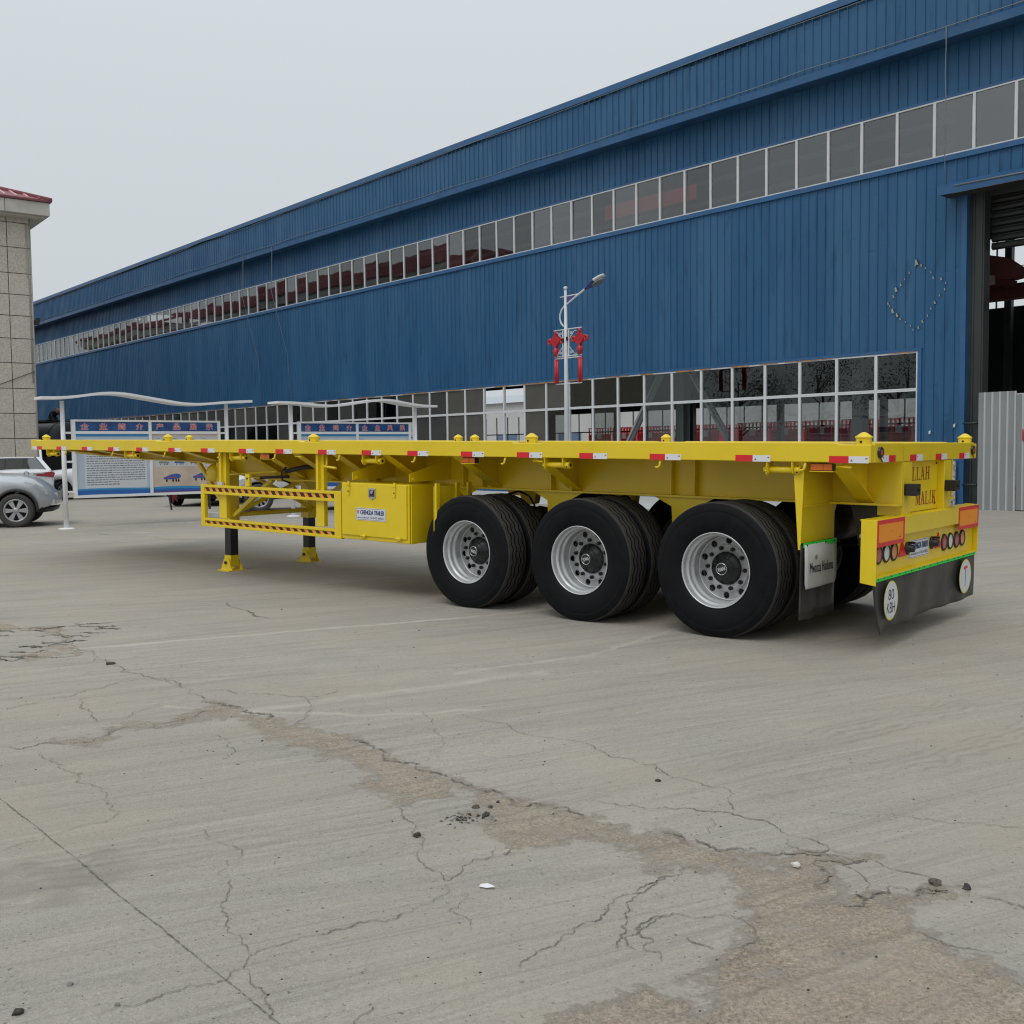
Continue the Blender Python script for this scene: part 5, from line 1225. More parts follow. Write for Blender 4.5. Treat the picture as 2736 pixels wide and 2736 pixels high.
# ================================================================== TILED OFFICE BUILDING (x to the right along the end wall, y away)
td = Vector((.788, .616, 0)).normalized(); tn = Vector((-td.y, td.x, 0))
KB = 1.10
TB = empty('office_building', M=frame_M(Vector((-17.424 * KB, 38.072 * KB, 1.5 + .056 * KB)), td * KB, tn * KB, Vector((0, 0, KB))))
tag(TB, 'stone tiled office building with a red hipped roof at the left edge', 'building')
M_TILE = mat('speckled_tile', (.50, .46, .39), .65, var=.22, scale=22, bump=.2, bscale=60, randobj=.03)
M_GROUT = mat('grout', (.13, .12, .105), .9); M_CORN = mat('cornice_paint', (.50, .475, .42), .7, var=.08, scale=1.5, dirt=(.25, .22, .18), dirt_amt=.4)
M_ROOF = mat('red_roof', (.25, .062, .072), .5, var=.1, scale=2); M_ROOFE = mat('roof_edge_red', (.17, .05, .06), .55)
BW, BLN = 14.0, 46.0
MB().box(-BW, 0, 0, BLN, -1.6, 8.6, M_GROUT).build('wall', TB)
zs = [-1.6, -1.25, -.34, .57, 1.48, 2.38, 3.30, 4.18, 5.0, 5.76, 6.52, 7.44, 8.32, 8.58]; xsj = [-.0, -.75, -1.6, -2.45, -3.3]
for a, b in zip(zs[:-1], zs[1:]):
    for c, d in zip(xsj[:-1], xsj[1:]):
        MB().box(d + .014, c - .014 + (.014 if c == 0 else 0), -.03, .0, a + .014, b - .014, M_TILE).build('stone_tile', TB)
MB().box(-BW, -3.31, -.028, 0, -1.6, 8.58, M_TILE).build('wall_facing', TB)
sw = MB().box(.0, .03, -.028, BLN, -1.6, 8.58, M_TILE); sw.build('wall_facing', TB)
M_OGL = mat('office_glass', (.03, .04, .045), .05)
wf = MB().box(.03, .06, 0, 1.8, 0, 1.7, M_ALU).mesh('window'); wp = MB().box(.061, .066, .06, .86, .06, 1.64, M_OGL).box(.061, .066, .94, 1.74, .06, 1.64, M_OGL).mesh('pane')
for fl in range(3):
    for k in range(11): w_ = inst(wf, 'window', TB, (0, 2.0 + k * 3.9, 1.0 + fl * 2.7)); inst(wp, 'pane', w_)
MB().box(-BW - .6, .60, -.60, BLN + .6, 8.57, 9.04, M_CORN).build('cornice', TB, bevel=.02)
MB().box(-BW - .5, .45, -.45, BLN + .45, 8.50, 8.569, M_CORN).build('cornice_soffit', TB)
for x in (-.9, -3.2): MB().box(x - .008, x + .008, -.606, -.6005, 8.58, 9.03, M_GROUT).build('cornice_joint', TB)
MB().box(-BW - .66, .66, -.66, BLN + .66, 9.041, 9.13, M_ROOFE).build('roof_edge', TB, bevel=.02)
rf = MB(); e = .64; hx = (BW + 2 * e) / 2; rz = 9.13 + hx * .36; cx = -BW / 2
P = [(-BW - e, -e, 9.131), (e, -e, 9.131), (e, BLN + e, 9.131), (-BW - e, BLN + e, 9.131), (cx, -e + hx, rz), (cx, BLN + e - hx, rz)]
rf.add(P, [(0, 1, 4), (1, 2, 5, 4), (2, 3, 5), (3, 0, 4, 5)], M_ROOF); rf.build('roof', TB)
M_HIPW = mat('hip_flashing', (.62, .42, .42), .5)
def rib(p, q, r, mm, name): MB().tube([p, q], r, mm, 6).build(name, TB)
rib(P[1], P[4], .10, M_ROOF, 'roof_hip'); rib(P[0], P[4], .10, M_ROOF, 'roof_hip'); rib(P[4], P[5], .12, M_ROOF, 'roof_ridge'); rib(P[2], P[5], .10, M_ROOF, 'roof_hip')
rr_ = MB()
for k in range(1, 40):
    x = e - k * .38; t = min(abs(x - e), abs(x + BW + e)); rr_.bar((x, -e, 9.14), (x, -e + t, 9.14 + t * .36), .06, .07, M_HIPW if k in (2, 3, 4) else M_ROOF)
for k in range(1, 120):
    y = -e + k * .38; t = min(hx, y + e, BLN + e - y)
    if t > .05: rr_.bar((e, y, 9.14), (e - t, y, 9.14 + t * .36), .06, .07, M_ROOF)
o = rr_.build('roof_ribs', TB); o['kind'] = 'stuff'
M_PIPE = mat('pipe_grey', (.36, .345, .31), .6)
MB().tube([(-.10, -.06, 8.3), (-.10, -.06, 6.4), (-.06, -.05, 6.3), (-.06, -.05, 2.6)], .022, M_PIPE, 6).build('drain_pipe', TB)
MB().tube([(.02, -.05, 8.5), (.03, -.05, -1.5)], .028, M_PIPE, 6).build('drain_pipe', TB)
MB().tube([(-3.3, -.05, 2.05), (-1.2, -.06, 2.5), (.02, -.06, 3.02)], .014, M_GROUT, 5).build('cable', TB)
MB().box(.03, .22, -.12, -.02, 4.70, 4.86, M_BLK).box(.10, .24, -.13, -.01, 4.80, 4.95, M_BLK).build('camera_box', TB)

# ================================================================== NOTICE BOARDS
sdv = Vector((.76781, .64068, 0)); snv = Vector((-sdv.y, sdv.x, 0)); S0 = Vector((-9.0951, 21.0435, 0))
M_SIGN = mat('sign_frame', (.78, .78, .79), .4, var=.05, scale=3)
M_HDR = mat('header_blue', (.018, .07, .22), .35, var=.35, scale=5); M_PANL = mat('panel_paleblue', (.44, .52, .60), .4, var=.05, scale=3)
M_PANW = mat('panel_white', (.60, .63, .66), .4); M_WAVE = mat('wave_blue', (.02, .12, .42), .4); M_WAVE2 = mat('wave_cyan', (.03, .26, .52), .4)
M_PEACH = mat('panel_peach', (.57, .46, .37), .4, var=.2, scale=2); M_CELL = mat('panel_cell', (.56, .57, .58), .4); M_PINK = mat('panel_pink', (.58, .26, .24), .4)
M_CHAR = mat('char_red', (.60, .03, .06), .45); M_TXT = mat('text_grey', (.20, .215, .24), .6); M_BLUEV = mat('print_blue', (.03, .11, .36), .4); M_GREY2 = mat('print_grey', (.22, .23, .24), .5); M_BRN = mat('print_brown', (.22, .09, .04), .5)
def notice_board(x_off, wave, heads, kinds, label):
    B = empty('notice_board', M=frame_M(S0 + sdv * x_off, sdv, snv, Vector((0, 0, 1))))
    tag(B, label, 'notice board', 'white framed notice boards in a row')
    W = 3.52
    for x in (0, W):
        MB().tube([(x, 0, .012), (x, 0, 2.60)], [.050, .042], M_SIGN, 14).lathe([(0, .025), (.10, .022), (.15, .012), (.16, 0)], M_SIGN, 16, 'z', (x, 0, 0)).build('post', B)
    v = []; f = []; n = 56
    for i in range(n + 1):
        x = -.46 + (W + .98) * i / n; z = np.interp(x, [p[0] for p in wave], [p[1] for p in wave])
        xs_ = np.linspace(x - .35, x + .35, 9); z = float(np.mean(np.interp(xs_, [p[0] for p in wave], [p[1] for p in wave])))
        for y, dz in ((-.26, -.025), (.26, -.025), (.26, .028), (-.26, .028)): v.append((x, y, z + dz))
    for i in range(n):
        for k in range(4): f.append((4 * i + k, 4 * i + (k + 1) % 4, 4 * i + 4 + (k + 1) % 4, 4 * i + 4 + k))
    f += [(3, 2, 1, 0), (4 * n, 4 * n + 1, 4 * n + 2, 4 * n + 3)]
    MB().add(v, f, M_SIGN).build('wave_canopy', B)
    fr = MB(); X0, X1, Z0, Z1, t = .168, 3.352, .615, 2.225, .065; xm = 1.77
    for a in (X0, xm - t / 2, X1 - t): fr.box(a, a + t, -.05, .05, Z0, Z1, M_SIGN)
    segs = ((X0 + t, xm - t / 2), (xm + t / 2, X1 - t))
    for a, b in segs:
        for z, h in ((Z0, .055), (1.93, .06), (Z1 - .04, .04)): fr.box(a, b, -.048, .048, z, z + h, M_SIGN)
    fr.build('frame', B, bevel=.004)
    ra = MB()
    for z in (1.955, 1.365, .75):
        ra.box(.045, X0, -.02, .02, z - .02, z + .02, M_SIGN); ra.box(X1, W - .045, -.02, .02, z - .02, z + .02, M_SIGN)
    ra.build('rail', B)
    MB().box(X0 + t, X1 - t, .01, .03, Z0 + .05, Z1 - .04, M_GREY2).build('back_panel', B)
    for (a, b), hd, kd in zip(segs, heads, kinds):
        h = MB().box(a + .004, b - .004, -.03, -.02, 1.994, 2.180, M_HDR)
        n = len(hd); 
        for k, ch in enumerate(hd):
            cx_ = a + (b - a) * (k + .5) / n + (0 if k else 0)
            for dx, dz in ((-.007, 0), (.007, 0), (0, .007), (0, -.007)): put_text(h, ch, (cx_ + dx, -.0305 - .0004 * (dx > 0) - .0002 * (dz > 0), 2.087 + dz), (1, 0, 0), (0, 0, 1), .155, .130, M_INKW)
            for dx in (-.002, .002): put_text(h, ch, (cx_ + dx, -.0325 - (.0004 if dx > 0 else 0), 2.087), (1, 0, 0), (0, 0, 1), .155, .130, M_CHAR)
        h.build('header_panel', B)
        p = MB(); z0, z1 = .672, 1.928; y = -.03
        def rect(x0, x1, c0, c1, mm, l): p.add([(x0, y - l, c0), (x1, y - l, c0), (x1, y - l, c1), (x0, y - l, c1)], [(0, 1, 2, 3)], mm)
        def wav(zb, za, col, l, am):
            k = 18; v = []
            for i in range(k + 1):
                u = i / k; x = a + .004 + (b - a - .008) * u; v += [(x, y - l, z0 + zb + am * math.sin(u * 4 + .4)), (x, y - l, z0 + za + am * .8 * math.sin(u * 4.6 + .2))]
            p.add(v, [(2 * i, 2 * i + 2, 2 * i + 3, 2 * i + 1) for i in range(k)], col)
        if kd == 'text':
            p.box(a + .004, b - .004, y, -.02, z0, z1, M_PANL); rect(a + .16, b - .06, z0 + .14, z1 - .10, M_PANW, .001)
            g = np.random.default_rng(21); z = z1 - .17
            while z > z0 + .20:
                x = a + .20; last = z < z0 + .27
                while x < (b - .10 if not last else a + .85):
                    w = g.uniform(.02, .085); x2 = min(x + w, b - .10); rect(x, x2, z - .011 + g.uniform(-.002, .002), z + .008 + g.uniform(-.003, .004), M_TXT, .002); x += w + .013
                z -= .0485
            wav(.0, .12, M_WAVE, .0022, .012); wav(.09, .125, M_WAVE2, .0026, .01); rect(a + .006, b - .006, z1 - .05, z1, M_WAVE2, .0022)
        else:
            p.box(a + .004, b - .004, y, -.02, z0, z1, M_PEACH); rect(a + .05, b - .05, z1 - .70, z1 - .05, M_PANL, .001)
            def veh(cx_, cz, w, h, body, kind):
                if kind == 'tank':
                    k = 14; p.add([(cx_ + w * .5 * c_, y - .004, cz + h * .5 * s_) for c_, s_ in ((-.95, -.1), (-.9, -.45), (.2, -.5), (.75, -.35), (1, .1), (.9, .55), (.45, .75), (-.1, .55))], [tuple(range(8))], body)
                    rect(cx_ - w * .35, cx_ + w * .25, cz - h * .06, cz, M_RED, .0045)
                else:
                    p.add([(cx_ - w / 2, y - .004, cz - h * .1), (cx_ + w / 2, y - .004, cz - h * .2), (cx_ + w / 2, y - .004, cz + h * .25), (cx_ - w * .4, y - .004, cz + h * .35)], [(0, 1, 2, 3)], body)
                for dx in (-.3, .05, .22, .36):
                    p.add([(cx_ + w * dx + .10 * h * math.cos(q), y - .005, cz - h * .38 + .16 * h * math.sin(q)) for q in np.linspace(0, 2 * PI, 9)[:-1]], [tuple(range(8))], M_INKD)
            cols = [M_GREY2, M_BLUEV, M_BLUEV, M_BRN, M_BLUEV, M_BRN, M_BRN, M_GREY2, M_GREY2, M_BLUEV, M_BRN, M_GREY2]
            for r_ in range(3):
                for c_ in range(4):
                    x0 = a + .08 + c_ * .345; zt = z1 - .07 - r_ * .215
                    rect(x0, x0 + .32, zt - .20, zt, M_CELL, .002); rect(x0 + .02, x0 + .10, zt - .03, zt - .02, M_GREY2, .003); veh(x0 + .165, zt - .115, .23, .09, cols[r_ * 4 + c_], 'flat')
            rect(b - .28, b - .01, z0 + .14, z0 + .46, M_PINK, .0008)
            veh(a + .42, z0 + .33, .40, .20, M_BLUEV, 'tank'); veh(a + 1.07, z0 + .34, .38, .20, M_BLUEV, 'tank')
            wav(.015, .10, M_WAVE, .0062, .015); wav(.07, .12, M_WAVE2, .0066, .016); wav(.0, .03, mat('wave_violet', (.10, .05, .25), .4), .007, .006)
        p.build('printed_panel', B)
    return B
notice_board(0, [(-.5, 2.645), (0, 2.645), (.94, 2.80), (2.62, 2.55), (3.4, 2.63), (4.1, 2.672)], ('企业简介', '产品展示'), ('text', 'pics'), 'white notice board with wavy canopy and blue headers behind the trailer nose')
notice_board(5.13, [(-.5, 2.655), (0, 2.66), (.97, 2.58), (2.5, 2.80), (3.4, 2.655), (4.2, 2.64)], ('企业简介', '企业风采'), ('text', 'text'), 'farther white notice board with wavy canopy standing above the tool box')

# ================================================================== STREET LAMP
LP = empty('street_lamp', M=frame_M(Vector((1.58, 29.4, 0)), -BD, BN, Vector((0, 0, 1))))
tag(LP, 'white street lamp with red knot ornaments in front of the blue workshop', 'street lamp')
M_LPW = mat('lamp_white', (.62, .64, .66), .35, var=.05, scale=3); M_LPB = mat('lamp_blue', (.015, .035, .17), .3); M_KNOT = mat('knot_red', (.48, .018, .028), .35, var=.12, scale=12); M_LENS = mat('lamp_lens', (.16, .17, .17), .25)
MB().tube([(0, 0, 0), (0, 0, 3.3), (0, 0, 5.98)], [.085, .062, .040], M_LPW, 18).lathe([(.0, .0), (.16, 0), (.16, .02), (.09, .03)], M_LPW, 16, 'z', (0, 0, 0)).build('pole', LP)
MB().lathe([(0, .0), (.05, .01), (.058, .05), (.05, .09), (0, .11)], M_LPW, 16, 'z', (0, 0, 5.97)).build('finial', LP)
arc = [(.03, -.0, 5.56), (-.05, 0, 5.53), (-.16, 0, 5.44), (-.225, 0, 5.32), (-.235, 0, 5.20), (-.20, 0, 5.08), (-.12, 0, 4.99), (-.02, 0, 4.95)]
MB().tube([(.82, 0, 5.93), (.42, 0, 5.75), (.03, 0, 5.56)] + arc[1:], .026, M_LPW, 8).build('arm', LP)
MB().tube([(-.22, 0, 5.79), (.52, 0, 5.80)], .018, M_LPW, 8).build('strut', LP)
MB().prism([(-.20, 5.775), (-.03, 5.775), (-.03, 5.63)], 'y', -.005, .005, mat('pennant_violet', (.07, .06, .22), .4)).prism([(.05, 5.785), (.43, 5.785), (.05, 5.60)], 'y', -.005, .005, mat('pennant_violet', (.07, .06, .22), .4)).build('pennant', LP)
hd = MB(); prof = [(.78, .04, .035), (.90, .07, .055), (1.05, .13, .07), (1.22, .165, .07), (1.38, .14, .055), (1.48, .08, .035), (1.52, .02, .012)]
v = []; f = []; n = 14
for (s, wy, wz) in prof:
    c = Vector((s, 0, 5.91 + (s - .8) * .42))
    for k in range(n):
        t = 2 * PI * k / n; v.append(c + Vector((-.38 * wz * math.sin(t), wy * math.cos(t), wz * math.sin(t) * .92)))
mi = []
for i in range(len(prof) - 1):
    for k in range(n): f.append((i * n + k, i * n + (k + 1) % n, (i + 1) * n + (k + 1) % n, (i + 1) * n + k)); mi.append(i)
for q, i in zip(f, mi): pass
hd.add(v, f[:3 * n], M_LPB, True); hd.add(v, f[3 * n:], M_LPW, True); hd.build('lamp_head', LP)
ln = MB(); v = []
for k in range(16):
    t = 2 * PI * k / 16; s = 1.25 + .20 * math.cos(t); v.append((s + .035, .135 * math.sin(t), 5.91 + (s - .8) * .42 - .062))
ln.add(v, [tuple(range(16))], M_LENS); v2 = [(a_ + .014, b_, c_ - .03) for a_, b_, c_ in v]
ln.add(v + v2, [(k, (k + 1) % 16, 16 + (k + 1) % 16, 16 + k) for k in range(16)] + [tuple(range(16, 32))], M_LENS); ln.build('lens', LP)
for z, x0, x1 in ((4.873, -.49, .635), (4.125, -.48, .63), (4.07, -.445, .60), (3.35, -.425, .62)): MB().tube([(x0, 0, z), (x1, 0, z)], .018, M_LPW, 6).build('cross_bar', LP)
for x in (-.115, .115): MB().box(x - .016, x + .016, -.016, .016, 4.10, 4.86, M_LPW).build('bracket_bar', LP)
fr = MB()
for sx in (-1, 1):
    for z, sz in ((4.84, -1), (4.15, 1)):
        def st_(a, b): fr.box(sx * (.135 + a[0]), sx * (.135 + b[0]), -.012, .012, z + sz * a[1], z + sz * b[1], M_LPW)
        for k in range(4):
            st_((.05 * k, .20 - .05 * k), (.05 * k + .016, .25 - .05 * k)); st_((.05 * k, .20 - .05 * k), (.05 * k + .05, .216 - .05 * k))
        st_((.20, .02), (.31, .036)); st_((.04, .04), (.055, .11)); st_((.10, .04), (.115, .11)); st_((.055, .095), (.10, .11)); st_((.055, .04), (.10, .055))
fr.build('fretwork', LP)
def torus(m, c, R_, r, mm, n=16, k=8): m.lathe([(R_ + r * math.cos(2 * PI * j / k), r * math.sin(2 * PI * j / k)) for j in range(k)], mm, n, 'y', c, close=True)
for sx, cx_ in ((-1, -.41), (1, .55)):
    K = MB(); cz = 4.575; hw = .20
    K.prism([(cx_, cz + hw), (cx_ + hw, cz), (cx_, cz - hw), (cx_ - hw, cz)], 'y', -.045, .045, M_KNOT)
    for d in range(-4, 5):
        for s in (1, -1):
            a = d * .04; p0 = Vector((cx_ + a - .10, -.047, cz + s * a * 1 - s * -.10)) if False else None
    for d in np.linspace(-.085, .085, 5):
        K.bar((cx_ + d - .10, -.05, cz + d + .10), (cx_ + d + .10, -.05, cz + d - .10), .026, .02, M_KNOT, (0, 1, 0))
    for d in (-1, 1): K.bar((cx_ - .10 + d * .10, -.05, cz + .10 * 1 + d * 0 - (.0)), (cx_ - .10 + d * .10, -.05, cz + .09), .01, .01, M_KNOT) if False else None
    torus(K, (cx_ - hw - .045, 0, cz), .062, .035, M_KNOT); torus(K, (cx_ + hw + .045, 0, cz), .062, .035, M_KNOT)
    K.cyl((cx_, 0, cz + hw - .03), (cx_, 0, 4.86), .045, M_KNOT, 10)
    torus(K, (cx_, 0, cz + hw + .005), .04, .02, M_KNOT, 12, 6)
    for dx in (-.055, .055): torus(K, (cx_ + dx, 0, cz - hw - .075), .042, .028, M_KNOT, 12, 6)
    K.cyl((cx_, 0, cz - hw + .03), (cx_, 0, 4.13), .06, M_KNOT, 12); K.build('knot_ornament', LP)
    Tm = MB()
    for dx in (-.045, 0.0, .045): Tm.cyl((cx_ + dx + sx * 0, -.01 + .02 * abs(dx) / .045, 3.37), (cx_ + dx, -.01 + .02 * abs(dx) / .045, 4.06), .034, M_KNOT, 10)
    Tm.build('tassel', LP)
MB().box(-.10, -.06, -.06, -.02, 4.52, 4.62, M_BLK).box(.06, .10, -.06, -.02, 4.55, 4.66, M_BLK).build('cable_box', LP)

# ================================================================== VEHICLES
M_SILV = mat('car_silver', (.50, .53, .56), .28, metal=.35, coat=.5); M_CWHT = mat('car_white', (.66, .67, .68), .3, coat=.5); M_CBLK = mat('car_black', (.02, .021, .023), .25, coat=.5)
M_CGL = mat('car_glass', (.02, .025, .028), .04, spec=.8); M_ARCH = mat('arch_black', (.012, .012, .012), .8); M_PLAS = mat('grey_plastic', (.03, .03, .032), .6); M_HLT = mat('headlamp', (.55, .58, .6), .08, spec=.9, coat=.8); M_TLT = mat('taillamp', (.28, .012, .025), .15, coat=.6); M_ALOY = mat('alloy', (.42, .43, .45), .3, metal=.7); M_DUST = mat('tyre_dusty', (.055, .052, .048), .85)
def car_wheel(R_, spokes, tyre_mat=None):
    m = MB(); r = R_ * .66; tyre_mat = tyre_mat or M_RUB
    m.lathe([(r, -.09), (r + .03, -.105), (R_ - .04, -.11), (R_ - .01, -.095), (R_, -.06), (R_, .06), (R_ - .01, .095), (R_ - .04, .11), (r, .09)], tyre_mat, 32)
    m.lathe([(r + .004, -.092), (r - .01, -.10), (r - .025, -.085), (r - .03, -.02)], M_ALOY, 32); m.lathe([(0, .0), (r - .02, .0)], M_ARCH, 24)
    for k in range(spokes):
        t = 2 * PI * k / spokes; c, s = math.cos(t), math.sin(t); a = .042 if spokes < 8 else .026; b = a * 1.25
        m.add([(-.075, .04 * c - a * .6 * s, .04 * s + a * .6 * c), (-.075, .04 * c + a * .6 * s, .04 * s - a * .6 * c), (-.07, (r - .02) * c + b * s, (r - .02) * s - b * c), (-.07, (r - .02) * c - b * s, (r - .02) * s + b * c)], [(0, 1, 2, 3)], M_ALOY)
        m.add([(-.02, .04 * c - a * .6 * s, .04 * s + a * .6 * c), (-.075, .04 * c - a * .6 * s, .04 * s + a * .6 * c), (-.07, (r - .02) * c - b * s, (r - .02) * s + b * c), (-.02, (r - .02) * c - b * s, (r - .02) * s + b * c)], [(0, 1, 2, 3)], M_ALOY)
    m.lathe([(.0, -.085), (.045, -.083), (.06, -.075), (.06, -.01)], M_ALOY, 16)
    return m.mesh('wheel')
def car(name, P0, head, spec, label, cat='car'):
    """x forward; z up; mirror-symmetric lofted body with open wheel arches"""
    h = Vector((head[0], head[1], 0)).normalized(); left = Vector((-h.y, h.x, 0))
    C = empty(name, M=frame_M(Vector((P0[0], P0[1], 0)), h, left, Vector((0, 0, 1)))); tag(C, label, cat)
    L, W, H, R_ = spec['L'], spec['W'], spec['H'], spec['R']; pm = spec['paint']; xf, xr_ = spec['xf'], spec['xr']; ar = R_ + .055
    tx = [p[0] for p in spec['top']]; tz = [p[1] for p in spec['top']]; wx = [p[0] for p in spec['wid']]; ww = [p[1] for p in spec['wid']]
    X = set(np.linspace(-L / 2, L / 2, 46).tolist())
    for xw in (xf, xr_): X |= set((xw + ar * np.cos(np.linspace(0, PI, 17))).tolist())
    X = sorted(X); v = []; f = []; sill = spec.get('sill', .26)
    for x in X:
        zt = float(np.mean(np.interp(np.linspace(x - .05, x + .05, 5), tx, tz))); hw = float(np.mean(np.interp(np.linspace(x - .08, x + .08, 5), wx, ww))); zb = sill + .10 * max(0, (abs(x) - L / 2 + .35) / .35)
        for xw in (xf, xr_):
            if abs(x - xw) < ar: zb = max(zb, R_ + math.sqrt(max(0, ar * ar - (x - xw) ** 2)))
        zb = min(zb, zt - .12); zm = zb + (zt - zb) * .55
        v += [(x, hw - .05, zb), (x, hw - .005, zb + .03), (x, hw + .015, zm), (x, hw - .012, zt - .10), (x, hw - .06, zt - .03), (x, hw - .16, zt), (x, hw * .5, zt + .022), (x, 0, zt + .03)]
    n = 8; 
    vm = [(a, -b, c) for a, b, c in v]
    for i in range(len(X) - 1):
        for k in range(n - 1): f.append((i * n + k, i * n + k + 1, (i + 1) * n + k + 1, (i + 1) * n + k))
    body = MB().add(v, f, pm, True).add(vm, f, pm, True)
    for i in (0, len(X) - 1):
        e = v[i * n:(i + 1) * n]; body.add(e + [(a, -b, c) for a, b, c in e[::-1]], [tuple(range(16))], pm)
    o = body.build('body', C)
    bm2 = bmesh.new(); bm2.from_mesh(o.data); bmesh.ops.remove_doubles(bm2, verts=bm2.verts, dist=.0008); bmesh.ops.recalc_face_normals(bm2, faces=bm2.faces); bm2.to_mesh(o.data); bm2.free()
    hw0 = W / 2 - .10
    MB().box(-L / 2 + .25, L / 2 - .25, -hw0 + .06, hw0 - .06, sill - .04, min(tz) - .05, M_ARCH).build('underbody', C)
    # greenhouse
    x1, x2, x3, x4, zb_, = spec['gh']; zt_ = H - .05; wb, wt = W / 2 - .10, W / 2 - .30
    base = [(x1, wb - .06, zb_), (x2 - .0, wt, zt_), (x3, wt, zt_), (x4, wb - .06, zb_)]
    gl = [(x1, wb - .10, zb_), (x2, wt - .02, zt_), (x3, wt - .02, zt_), (x4, wb - .10, zb_)]
    G = MB(); q = gl + [(a, -b, c) for a, b, c in gl]
    mid = [((x1 + x4) / 2, wb, zb_)]
    G.add([(x1, wb - .06, zb_), (x2, wt, zt_), (x3, wt, zt_), (x4, wb - .06, zb_), (x1, -wb + .06, zb_), (x2, -wt, zt_), (x3, -wt, zt_), (x4, -wb + .06, zb_)], [(0, 1, 2, 3), (7, 6, 5, 4), (0, 4, 5, 1), (3, 2, 6, 7)], M_CGL); G.build('windows', C)
    Rf = MB(); nr = 7; v = []
    for i in range(nr):
        u = i / (nr - 1); x = x2 + (x3 - x2) * u
        for j in range(7):
            s = -1 + 2 * j / 6; v.append((x, s * (wt + .015), zt_ + .05 * (1 - s ** 4) * (1 - .5 * (2 * u - 1) ** 4) - .004))
    Rf.add(v, [(i * 7 + j, i * 7 + j + 1, (i + 1) * 7 + j + 1, (i + 1) * 7 + j) for i in range(nr - 1) for j in range(6)], pm, True)
    o = Rf.build('roof', C); so = o.modifiers.new('t', 'SOLIDIFY'); so.thickness = .03; so.offset = -1
    pil = MB()
    for s in (-1, 1):
        pil.bar((x1, s * (wb - .05), zb_), (x2, s * wt, zt_ + .01), .07, .05, pm); pil.bar((x4, s * (wb - .05), zb_), (x3, s * wt, zt_ + .01), spec.get('cp', .10), .05, pm)
        for u in spec.get('pill', (.5,)):
            xa = x1 + (x4 - x1) * u; xb = x2 + (x3 - x2) * u; pil.bar((xa, s * (wb - .05), zb_), (xb, s * (wt + .01), zt_ + .01), .05, .07, M_CBLK)
        pil.bar((x1, s * (wb - .045), zb_), (x4, s * (wb - .045), zb_), .03, .04, pm)
    pil.build('pillars', C)
    wm_ = car_wheel(R_, spec['spokes'], spec.get('tyre'))
    for xw in (xf, xr_):
        for s in (-1, 1):
            wo_ = inst(wm_, 'wheel', C, (xw, s * (W / 2 - .10), R_)); wo_.rotation_euler = (.3, 0, PI / 2 if s < 0 else -PI / 2) if False else (0, 0, (PI / 2 if s < 0 else -PI / 2))
    for s in (-1, 1):
        mrm = MB(); ov_ = [(x1 - .42, s * (W / 2 + .02), zb_ + .03), (x1 - .42, s * (W / 2 + .20), zb_ + .05), (x1 - .42, s * (W / 2 + .19), zb_ + .19), (x1 - .42, s * (W / 2 + .03), zb_ + .18)]
        mrm.add(ov_ + [(a + .12, b, c) for a, b, c in ov_], [(0, 1, 2, 3), (7, 6, 5, 4), (0, 4, 5, 1), (1, 5, 6, 2), (2, 6, 7, 3), (3, 7, 4, 0)], pm); mrm.bar((x1 - .36, s * (W / 2 - .08), zb_ + .02), (x1 - .36, s * (W / 2 + .06), zb_ + .08), .05, .04, M_PLAS); mrm.build('mirror', C, bevel=.02)
    return C
suv = dict(L=4.75, W=1.86, H=1.82, R=.355, paint=M_SILV, xf=1.62, xr=-1.30, spokes=6, sill=.36, tyre=M_DUST,
           top=[(-2.375, .95), (-2.2, 1.10), (-1.8, 1.12), (.75, 1.11), (1.2, 1.10), (1.65, 1.06), (1.95, .98), (2.2, .82), (2.375, .62)], wid=[(-2.375, .80), (-2.1, .90), (1.4, .93), (1.85, .90), (2.15, .78), (2.3, .62), (2.375, .50)], gh=(.85, .10, -1.85, -2.25, 1.06), cp=.14, pill=(.36, .68))
hv = Vector((.95, .31, 0)).normalized(); lf = Vector((-hv.y, hv.x, 0))
Pw = Vector((-10.40, 21.66, 0)); Pc = Pw - hv * 1.62 + lf * .84
S1 = car('silver_suv', Pc, hv, suv, 'dusty silver off-road car cut off by the left edge of the photo')
for s in (-1, 1):
    MB().add([(1.80, s * .90, .97), (2.02, s * .835, .90), (2.22, s * .70, .78), (2.24, s * .70, .66), (2.02, s * .85, .72), (1.86, s * .905, .82), (1.80, s * .80, .97), (2.0, s * .73, .90), (2.18, s * .6, .78), (2.2, s * .6, .66), (1.98, s * .75, .72), (1.86, s * .80, .82)], [(0, 1, 2, 3, 4, 5), (11, 10, 9, 8, 7, 6)] + [(k, (k + 1) % 6, 6 + (k + 1) % 6, 6 + k) for k in range(6)], M_HLT).build('headlight', S1, bevel=.012)
    MB().lathe([(.358 + .09, -.03), (.358 + .055, -.02), (.358 + .055, .05), (.358 + .09, .05)], M_PLAS, 28, 'y', (1.5, s * .915, .355)) if False else None
    MB().tube([(1.62 + .42 * math.cos(t), s * .915, .36 + .42 * math.sin(t)) for t in np.linspace(-.1, PI + .1, 15)], .028, M_PLAS, 6).build('arch_trim', S1)
MB().prism([(1.98, .36), (2.34, .40), (2.30, .31), (2.02, .28)], 'y', -.60, .60, M_PLAS).build('bumper_lip', S1)
MB().box(2.30, 2.385, -.42, .42, .56, .70, M_CHR).build('grille', S1)
MB().box(2.25, 2.34, -.62, -.48, .44, .56, M_CHR).build('fog_lamp', S1); MB().box(2.25, 2.34, .48, .62, .44, .56, M_CHR).build('fog_lamp', S1)
for u in (.05, -1.15): MB().box(u - .08, u + .08, -.945, -.93, .93, .96, M_SILV).build('door_handle', S1)
